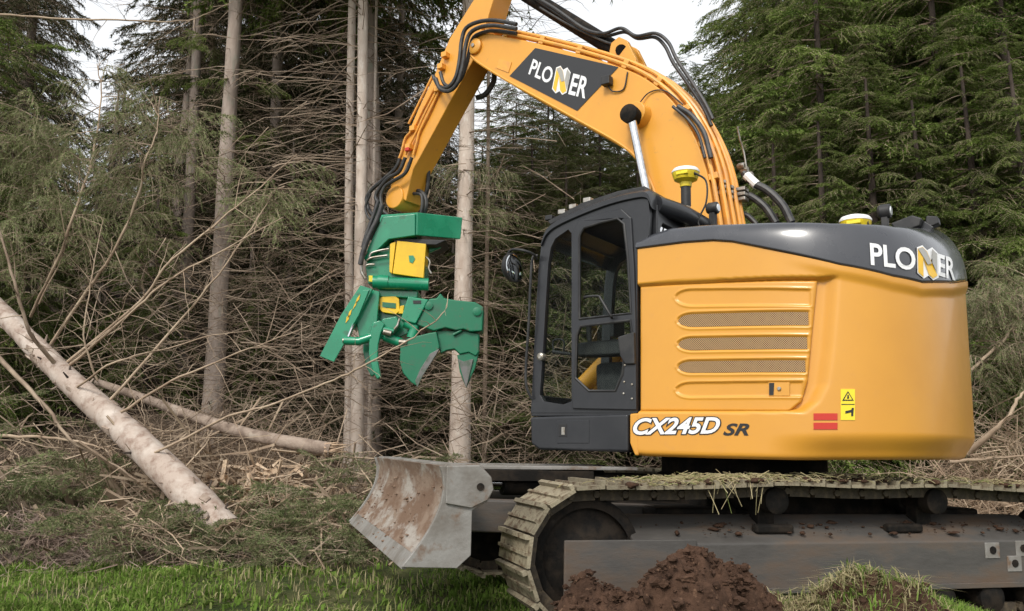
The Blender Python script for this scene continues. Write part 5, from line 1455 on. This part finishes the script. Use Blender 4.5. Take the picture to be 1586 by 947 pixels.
# a second, broken log lying across the heap
bl_ = empty("broken_log", W(330, 655, 11.6))
tag(bl_, "brown broken log lying level across the slash with a splintered pale end", "log")
B0 = np.array(bl_.location)
q = [W(150, 592, 12.4), W(220, 616, 12.0), W(290, 642, 11.6), W(390, 674, 11.2), W(514, 697, 10.9)]
q = [p - B0 for p in q]
link("trunk", trunk_mesh("trunk", q, [.05, .06, .07, .08, .09], M['dullbark'], 16, 40), bl_)
for k in range(22):
    a = rng.uniform(0, 6.28); r = .085 * math.sqrt(rng.random()); e_ = q[-1] + np.array([0, math.cos(a) * r, math.sin(a) * r])
    MB().tube([e_ - np.array([.08, 0, 0]), e_ + np.array([rng.uniform(.03, .20), rng.normal() * .02, rng.normal() * .03 + .03])], [.022, .003], 5).build("splinter", M['wood2'], bl_)
# loose long branches
def loose(name, label, pts, r, nt, tl, mt, cat="branch", group=None):
    P = [W(*p) for p in pts]; c = P[0].copy()
    v, f, _ = limb([p - c for p in P], r, nt, tl)
    o = link(name, np_mesh(name, v, f, mt, smooth=True)); o.location = c
    tag(o, label, cat, group)
loose("bare_branch", "long pale bare branch stretched level across the top left of the wood", [(-40, 24, 12.4), (0, 23, 12.4), (100, 29, 12.5), (200, 32, 12.6), (265, 34, 12.7), (305, 28, 12.9), (362, 2, 13.4)], .020, 8, .8, M['paletwig'])
loose("bare_branch", "dark stick slanting across the green tops under the log's upper end", [(-10, 548, 10.6), (30, 586, 10.5), (74, 634, 10.4), (110, 682, 10.3), (172, 716, 10.2), (220, 752, 10.1)], .032, 6, .5, M['twig'])
loose("bare_branch", "tan stick lying level at the left edge under the log", [(-20, 676, 10.4), (60, 678, 10.4), (125, 684, 10.3), (170, 700, 10.2)], .026, 5, .5, M['paletwig'])
loose("bare_branch", "thin stick lying level on the slash above the log's butt", [(285, 757, 10.2), (360, 756, 10.1), (430, 752, 10.1), (480, 742, 10.2)], .016, 5, .4, M['brush'])
loose("bare_branch", "crooked tan stick bent in the slash below the broken log", [(372, 800, 10.3), (392, 770, 10.3), (420, 745, 10.3), (470, 730, 10.4)], .024, 4, .4, M['paletwig'])
loose("bare_branch", "curved dry stem standing out of the green tops by the blade", [(490, 868, 9.4), (505, 848, 9.3), (513, 832, 9.3), (505, 822, 9.3), (494, 820, 9.3)], .010, 0, .2, M['paletwig'])
loose("bare_branch", "thick bare branch leaning up beside the machine's tail", [(1500, 700, 9.6), (1535, 672, 9.4), (1562, 645, 9.3), (1580, 614, 9.3), (1600, 600, 9.3)], .036, 5, .6, M['paletwig'])
loose("bare_branch", "thin crooked branch above the thick one beside the machine's tail", [(1500, 578, 9.8), (1530, 550, 9.8), (1556, 526, 9.8), (1570, 504, 9.8), (1590, 480, 9.8)], .022, 8, .5, M['paletwig'])
loose("bare_branch", "pale stick lying level under the machine's tail corner", [(1470, 716, 9.4), (1520, 712, 9.3), (1586, 706, 9.2), (1640, 700, 9.2)], .022, 4, .4, M['paletwig'])

# ------------------------------------------------------------------ masses nobody could count
def sticks_mass(name, label, n, cen, ext, hfun, lmin, lmax, r, mt, lift=.35, tilt=.45):
    x = cen[0] + rng.normal(size=n) * ext[0]; y = cen[1] + rng.normal(size=n) * ext[1]
    z = ground(x, y) + hfun(x, y) * rng.random(n) + .02
    az = rng.uniform(0, 2 * np.pi, n); el = rng.normal(0, tilt, n); L = rng.uniform(lmin, lmax, n)
    q = np.linspace(-.5, .5, 4)
    d = np.stack([np.cos(az) * np.cos(el), np.sin(az) * np.cos(el), np.sin(el)], -1)
    P = np.stack([x, y, z], -1)[:, None] + d[:, None] * (L[:, None] * q[None])[..., None]
    bend = rng.normal(size=(n, 1, 3)) * .14 * L[:, None, None] * (q[None, :, None] ** 2 * 4)
    P = P + bend + rng.normal(size=P.shape) * .018 * L[:, None, None]
    P[..., 2] = np.maximum(P[..., 2], ground(P[..., 0], P[..., 1]) + .01)
    V, F = tubes_np(P, (r * rng.uniform(.35, 1.4, n) ** 1.5)[:, None] * np.linspace(1, .35, 4)[None], 3)
    o = link(name, np_mesh(name, V, to_tri(F), mt)); tag(o, label, kind="stuff")
    return o
def sprays_mass(name, label, spots, tpls, mats, n_each, spread, L, lift=.1, el=(-.25, .45)):
    v = Veg()
    for (x, y, h) in spots:
        for k in range(n_each):
            xx, yy = x + rng.normal() * spread, y + rng.normal() * spread
            v.put(tpls[rng.integers(len(tpls))], rotm(rng.uniform(0, 6.28), rng.uniform(*el), rng.uniform(-.6, .6)), (xx, yy, float(ground(xx, yy)) + lift + rng.random() * h), L * rng.uniform(.55, 1.25))
    o = link(name, v.mesh(name, mats)); tag(o, label, kind="stuff"); return o
gp = lambda px, py: on_ground(px, py)
bump = lambda cx, cy, sx_, sy_, h: (lambda x, y: h * np.exp(-((x - cx) / sx_) ** 2 - ((y - cy) / sy_) ** 2))
sticks_mass("slash_heap", "heap of broken tan sticks and slash behind the log", 1500, (-3.6, 11.6), (1.5, .8), bump(-3.6, 11.7, 2.2, 1.3, .85), .3, 1.5, .014, M['brush'])
sticks_mass("slash_twigs", "fine bare twigs tangled through the slash heap", 3200, (-3.9, 11.8), (1.9, .9), bump(-3.8, 11.9, 2.6, 1.4, 1.5), .25, 1.1, .005, M['twig'], tilt=.6)
sticks_mass("splintered_wood", "pale splintered sticks and torn wood strewn through the slash heap", 620, (-3.1, 10.9), (1.05, .45), bump(-3.1, 11.0, 1.7, 1.0, 1.0), .12, .65, .024, M['wood2'], tilt=.7)
sticks_mass("slash_sticks", "thick tan broken branches lying in the slash heap", 420, (-3.4, 11.0), (1.3, .6), bump(-3.4, 11.1, 2.0, 1.0, .8), .5, 1.7, .030, M['paletwig'], tilt=.35)
sticks_mass("slash_limbs", "long thin tan limbs jutting at angles from the slash between log and trunks", 330, (-3.9, 11.1), (1.3, .45), (lambda x, y: 1.3 + 0 * x), .5, 1.9, .011, M['paletwig'], tilt=.55)
sticks_mass("slash_twigs", "thin tan twigs strewn over the cut boughs by the log's butt", 1300, (-3.6, 9.9), (1.4, .40), (lambda x, y: .45 + 0 * x), .15, .8, .007, M['brush'], tilt=.35)
sticks_mass("dead_twigs", "tangle of thin dead twigs under the bare stems", 260, (-2.2, 14.2), (2.6, .8), (lambda x, y: 2.6 + 0 * x), .4, 1.5, .0055, M['twig'], tilt=.35)
sticks_mass("dead_twigs", "tangle of thin dead twigs behind the cab and blade", 800, (.6, 14.0), (1.3, .8), (lambda x, y: 2.2 + 0 * x), .4, 1.3, .005, M['twig'], tilt=.45)
sticks_mass("needle_litter", "mat of dry brown twigs and needles left of the log", 3800, (-5.2, 9.55), (.75, .42), bump(-5.2, 9.6, 1.1, .7, .55), .10, .45, .005, M['litter'], tilt=.5)
sticks_mass("needle_litter", "dry twigs strewn along the grass edge", 1500, (-3.4, 9.7), (1.6, .35), (lambda x, y: .15 + 0 * x), .08, .35, .004, M['litter'], tilt=.4)
sprays_mass("cut_spruce_tops", "cut green spruce tops lying between the log and the blade", [(-2.9, 9.9, .55), (-2.3, 9.7, .6), (-1.85, 10.2, .9), (-2.6, 10.5, .6), (-1.7, 10.9, 1.1), (-3.3, 9.6, .4), (-1.5, 9.6, .6), (-2.2, 9.25, .35), (-1.5, 10.4, .9), (-2.9, 10.8, .5), (-3.6, 10.7, .5)], T_ground, [M['twig'], M['needle_fresh']], 17, .27, .75)
sprays_mass("fallen_tops_foliage", "green needled tops of felled trees under and left of the log", [(-6.3, 10.9, 1.3), (-5.7, 10.4, .9), (-6.6, 10.3, 1.1), (-5.1, 10.1, .55), (-6.0, 9.9, .7), (-6.9, 10.8, 1.6), (-5.4, 10.6, .9), (-4.7, 10.3, .3)], T_ground, [M['twig'], M['needle_fresh']], 19, .30, .85)
sprays_mass("cut_boughs", "green cut boughs heaped round the log's butt", [(-4.1, 9.55, .45), (-3.7, 9.35, .35), (-4.4, 9.9, .6), (-4.6, 10.6, .8), (-5.6, 10.0, .9), (-3.0, 9.45, .3), (-3.9, 10.4, .4), (-4.9, 9.9, .4), (-5.3, 9.5, .35), (-2.6, 9.0, .12), (-1.9, 8.9, .12)], T_ground, [M['twig'], M['needle_fresh']], 12, .27, .7)
sticks_mass("twig_web", "web of thin bare twigs standing over the slash left of the trunks", 800, (-4.2, 12.4), (1.9, .7), (lambda x, y: 3.4 + 0 * x), .5, 1.8, .006, M['twig'], tilt=.5)
sticks_mass("twig_web", "web of thin dead twigs across the dark stand beside the close pair", 650, (-2.6, 13.4), (1.7, .5), (lambda x, y: 6.0 + 0 * x), .5, 1.6, .006, M['twig'], tilt=.22)
v = Veg()
for (px, py, Y, n) in [(20, 215, 12.5, 16), (70, 190, 12.7, 16), (110, 240, 12.6, 14), (40, 300, 12.6, 16), (95, 330, 12.6, 12), (10, 360, 12.4, 14), (180, 300, 12.9, 10), (255, 185, 12.4, 8), (290, 215, 12.4, 12), (310, 260, 12.5, 8), (430, 290, 11.9, 10), (395, 330, 12, 8), (150, 400, 12.9, 8), (60, 420, 12.8, 10), (230, 380, 12.6, 6)]:
    for k in range(n):
        v.put(T_hang[rng.integers(5)], rotm(rng.uniform(0, 6.28), rng.uniform(-.2, .5), rng.uniform(-.4, .4)), W(px + rng.normal() * 18, py + rng.normal() * 16, Y + rng.normal() * .25), rng.uniform(.4, .95))
tag(link("drooping_tops", v.mesh("drooping_tops", NG)), "grey-green drooping needles of felled tops on the left", kind="stuff")
# right edge: brush behind the tail
v = Veg()
for (px, py, Y, n) in [(1510, 450, 10.2, 12), (1545, 470, 10.0, 14), (1580, 500, 10.0, 14), (1515, 520, 10.2, 10), (1550, 560, 10.2, 10), (1590, 440, 10.3, 12), (1600, 560, 10.0, 12), (1520, 600, 10.0, 8)]:
    for k in range(n):
        v.put(T_hang[rng.integers(5)], rotm(rng.uniform(0, 6.28), rng.uniform(-.1, .7), rng.uniform(-.4, .4)), W(px + rng.normal() * 16, py + rng.normal() * 16, Y + rng.normal() * .25), rng.uniform(.4, .85))
tag(link("heaped_tops", v.mesh("heaped_tops", [M['twig'], M['needle_fresh']])), "heaped green tops behind the machine's tail", kind="stuff")
sticks_mass("slash_twigs", "dry twigs heaped behind the machine's tail", 2600, (5.6, 10.2), (.9, .5), bump(5.8, 10.3, 1.6, .9, 1.6), .2, .9, .006, M['brush'], tilt=.6)
sticks_mass("wood_chips", "pale split wood and bark strewn behind the tracks", 900, (4.6, 9.9), (1.6, .4), (lambda x, y: .25 + 0 * x), .15, .6, .032, M['wood'], tilt=.25)

# ---- grass
def blades(name, label, x, y, h, w, mt, lean=.45, z=None):
    n = len(x); z = ground(x, y) if z is None else z
    az = rng.uniform(0, 2 * np.pi, n); ln = lean * rng.random(n)
    H = h * rng.uniform(.5, 1.3, n); ww = w * rng.uniform(.6, 1.3, n)
    d = np.stack([np.cos(az), np.sin(az), np.zeros(n)], -1); s = np.stack([-np.sin(az), np.cos(az), np.zeros(n)], -1)
    b0 = np.stack([x, y, z - .01], -1)
    m_ = b0 + d * (H * ln * .4)[:, None] + np.array([0, 0, 1.]) * (H * .6)[:, None]
    t = b0 + d * (H * ln * 1.3)[:, None] + np.array([0, 0, 1.]) * (H * (1 - .3 * ln))[:, None]
    V = np.stack([b0 - s * ww[:, None] * .4, b0 + s * ww[:, None] * .4, m_ + s * ww[:, None] * .5, m_ - s * ww[:, None] * .5, t], 1).reshape(-1, 3)
    i = np.arange(n)[:, None] * 5
    F = np.concatenate([i + [0, 1, 2], i + [0, 2, 3], i + [3, 2, 4]])
    o = link(name, np_mesh(name, V, F, mt)); tag(o, label, kind="stuff"); return o
n = 120000
x = rng.uniform(-6.2, 5.2, n); y = 4.6 + 5.4 * rng.random(n) ** 1.25
P2 = np.stack([x * .9, y * .9, x * 0 + 3], -1); dn = fbm(P2, 3)
edge = 9.1 + 2.2 * fbm(np.stack([x * .9, y * .3, x * 0 + 9], -1), 3) + .35 * sstep(x, -2.6, -.5) - .4 * sstep(-x, 3.4, 4.6)
keep = (np.abs(x / np.maximum(y, .1)) < .66) & (y < edge) & (rng.random(n) < np.clip(.62 + dn * 3.4, .06, 1))
hh_ = .085 * (1 + 2.2 * np.clip(fbm(np.stack([x * 2.3, y * 2.3, x * 0 + 7], -1), 3), -.3, .5))
blades("meadow_grass", "bright green grass and weeds in the foreground", x[keep], y[keep], hh_[keep], .013, M['grass'], .8)
n = 9000
x = rng.uniform(-6, 5, n); y = rng.uniform(5.2, 10.2, n)
keep = rng.random(n) < np.clip(.25 + 2.5 * fbm(np.stack([x, y, x * 0 + 5], -1), 3), 0, 1)
blades("dry_grass", "dry straw blades scattered through the grass", x[keep], y[keep], .12, .008, M['straw'], 1.0)
# bank of grass under the trunks
n = 14000
x = rng.uniform(-2.6, 1.0, n); y = rng.uniform(11.5, 14.2, n)
blades("bank_grass", "patchy grass on the bank under the bare trunks", x, y, .10, .014, M['grass'])

# ---- broad weed leaves
n = 9000
x = rng.uniform(-5.5, .6, n); y = rng.uniform(5.6, 8.9, n)
keep = (np.abs(x / y) < .62) & (rng.random(n) < np.clip(.4 + 2.4 * fbm(np.stack([x * 1.4, y * 1.4, x * 0 + 2], -1), 3), 0, 1))
j = rng.random(n) < .5
keep &= j
blades("weeds", "broad leaved weeds among the foreground grass", x[keep], y[keep], .07, .028, M['grass'], 1.5)

# ---- mound of dug soil beside the track
def mound(name, label, cx, cy, rx_, ry_, h, mt, nl, smin, smax, seed):
    na, nr = 150, 60
    V = []
    for i in range(nr + 1):
        r = i / nr
        for k in range(na):
            a = 2 * math.pi * k / na; V.append((cx + rx_ * r * math.cos(a), cy + ry_ * r * math.sin(a), r))
    V = np.array(V); r = V[:, 2].copy()
    nz = fbm(np.stack([V[:, 0] * 3, V[:, 1] * 3, r * 0 + seed], -1), 4); n2 = fbm(np.stack([V[:, 0] * 14, V[:, 1] * 14, r * 0 + seed], -1), 3)
    prof = np.clip(1 - r ** 3.4, 0, 1)
    V[:, 2] = ground(V[:, 0], V[:, 1]) - .05 + h * prof * (1 + 1.35 * nz) + (.10 * n2 + .07 * fbm(np.stack([V[:, 0] * 34, V[:, 1] * 34, r * 0 + seed], -1), 2)) * np.minimum(1, prof * 3)
    idx = np.arange((nr + 1) * na).reshape(nr + 1, na)
    F = np.stack([idx[:-1], np.roll(idx[:-1], -1, 1), np.roll(idx[1:], -1, 1), idx[1:]], -1).reshape(-1, 4)
    A, B = V, to_tri(F)
    def pl_(i):
        j = int(rng.integers(0, int((nr * .98) * na))); return V[j] + rng.normal(size=3) * .015
    v2, f2 = lumps(nl, pl_, smin, smax, .8)
    o = link(name, np_mesh(name, np.concatenate([A, v2]), np.concatenate([B, f2 + len(A)]), mt, smooth=False)); tag(o, label, kind="stuff")
    return V
mv = mound("soil_mound", "mound of fresh brown soil in front of the near track", .88, 4.92, .88, .44, .54, M['soil'], 1700, .006, .040, 2)
m2 = mound("soil_mound", "low grassy mound of turned soil by the near track", 1.70, 5.02, .92, .40, .44, M['soil'], 350, .005, .035, 8)
def on_mound(Vm, n, rmin=0):
    j = rng.integers(rmin, len(Vm) - 150, n); return Vm[j] + rng.normal(size=(n, 3)) * .01
p_ = on_mound(m2, 2600)
blades("dry_grass", "dry and green grass growing over the low mound", p_[:, 0], p_[:, 1], .085, .006, M['straw'], 2.4, p_[:, 2])
p_ = on_mound(m2, 1500, 2500)
blades("mound_grass", "green grass around the low mound", p_[:, 0], p_[:, 1], .075, .007, M['grass'], 1.6, p_[:, 2])
n = 26000
x = rng.uniform(1.5, 4.2, n); y = rng.uniform(4.5, 5.85, n); y = np.minimum(y, 5.25 + (x - 1.5) * .29)
blades("verge_grass", "grass along the near track's rear half", x, y, .14, .010, M['grass'], .7, ground(x, y) + .18 * sstep(-np.abs(x - 2.2), -1.0, -.2))
# grass torn up and carried on the track
n = 1300
f_ = np.concatenate([rng.normal(1.0, .35, n // 2), rng.uniform(-1.7, 1.6, n // 2)]); l_ = TG + rng.uniform(-.2, .33, n)
yk = [math.cos(YK), math.sin(YK)]
wx = EXC[0] + yk[0] * f_ - yk[1] * l_; wy = EXC[1] + yk[1] * f_ + yk[0] * l_
wz = ZC + RI + .025 + np.interp(f_, [-1.85, -.62, .62, 1.85], [-.01, .03, .03, -.02]) + .04 * rng.random(n) ** 2 + TILT * (EXC[0] - wx)
q6 = np.linspace(-.5, .5, 6); az = rng.uniform(0, 6.28, n); L_ = rng.uniform(.03, .12, n)
P = np.stack([wx, wy, wz], -1)[:, None] + (np.stack([np.cos(az), np.sin(az), rng.normal(size=n) * .25], -1)[:, None] * (L_[:, None] * q6)[..., None])
P[..., 2] -= .05 * (q6 ** 2)[None] * rng.random(n)[:, None]
hang = (l_ > TG + .29) & (np.abs(f_ - 1.0) < .22); P[hang, :, 2] -= (.25 * rng.random(hang.sum()))[:, None] * (q6 + .5)[None]
V, F = tubes_np(P, np.full((n, 6), .0024), 3)
tag(link("torn_grass", np_mesh("torn_grass", V, to_tri(F), M['straw'])), "torn dry grass and roots lying on the near track", kind="stuff")
def on_track(i):
    f = rng.choice([rng.normal(.95, .3), rng.uniform(-1.7, 1.3)]); l = TG + rng.uniform(-.28, .31)
    X_ = EXC[0] + yk[0] * f - yk[1] * l; Y2 = EXC[1] + yk[1] * f + yk[0] * l
    return np.array([X_, Y2, ZC + RI + .025 + float(np.interp(f, [-1.85, -.62, .62, 1.85], [-.01, .03, .03, -.02])) + TILT * (EXC[0] - X_)])
V, F = lumps(800, on_track, .006, .038, .5)
tag(link("track_mud", np_mesh("track_mud", V, F, M['soil'], smooth=True)), "crumbs of soil lying on the near track", kind="stuff")

def on_beam(i):
    f = rng.uniform(-1.5, 1.6); l = TG + rng.uniform(.02, .20)
    if rng.random() < .6: f = rng.choice([.95, .2, -.7, -1.3]) + rng.normal() * .12
    X_ = EXC[0] + yk[0] * f - yk[1] * l; Y2 = EXC[1] + yk[1] * f + yk[0] * l
    return np.array([X_, Y2, .60 + (TG + .2 - l) * .35 + TILT * (EXC[0] - X_)])
V, F = lumps(160, on_beam, .004, .030, .5)
tag(link("beam_mud", np_mesh("beam_mud", V, F, M['soil'], smooth=True)), "crumbs of soil lying on the near track's side beam", kind="stuff")
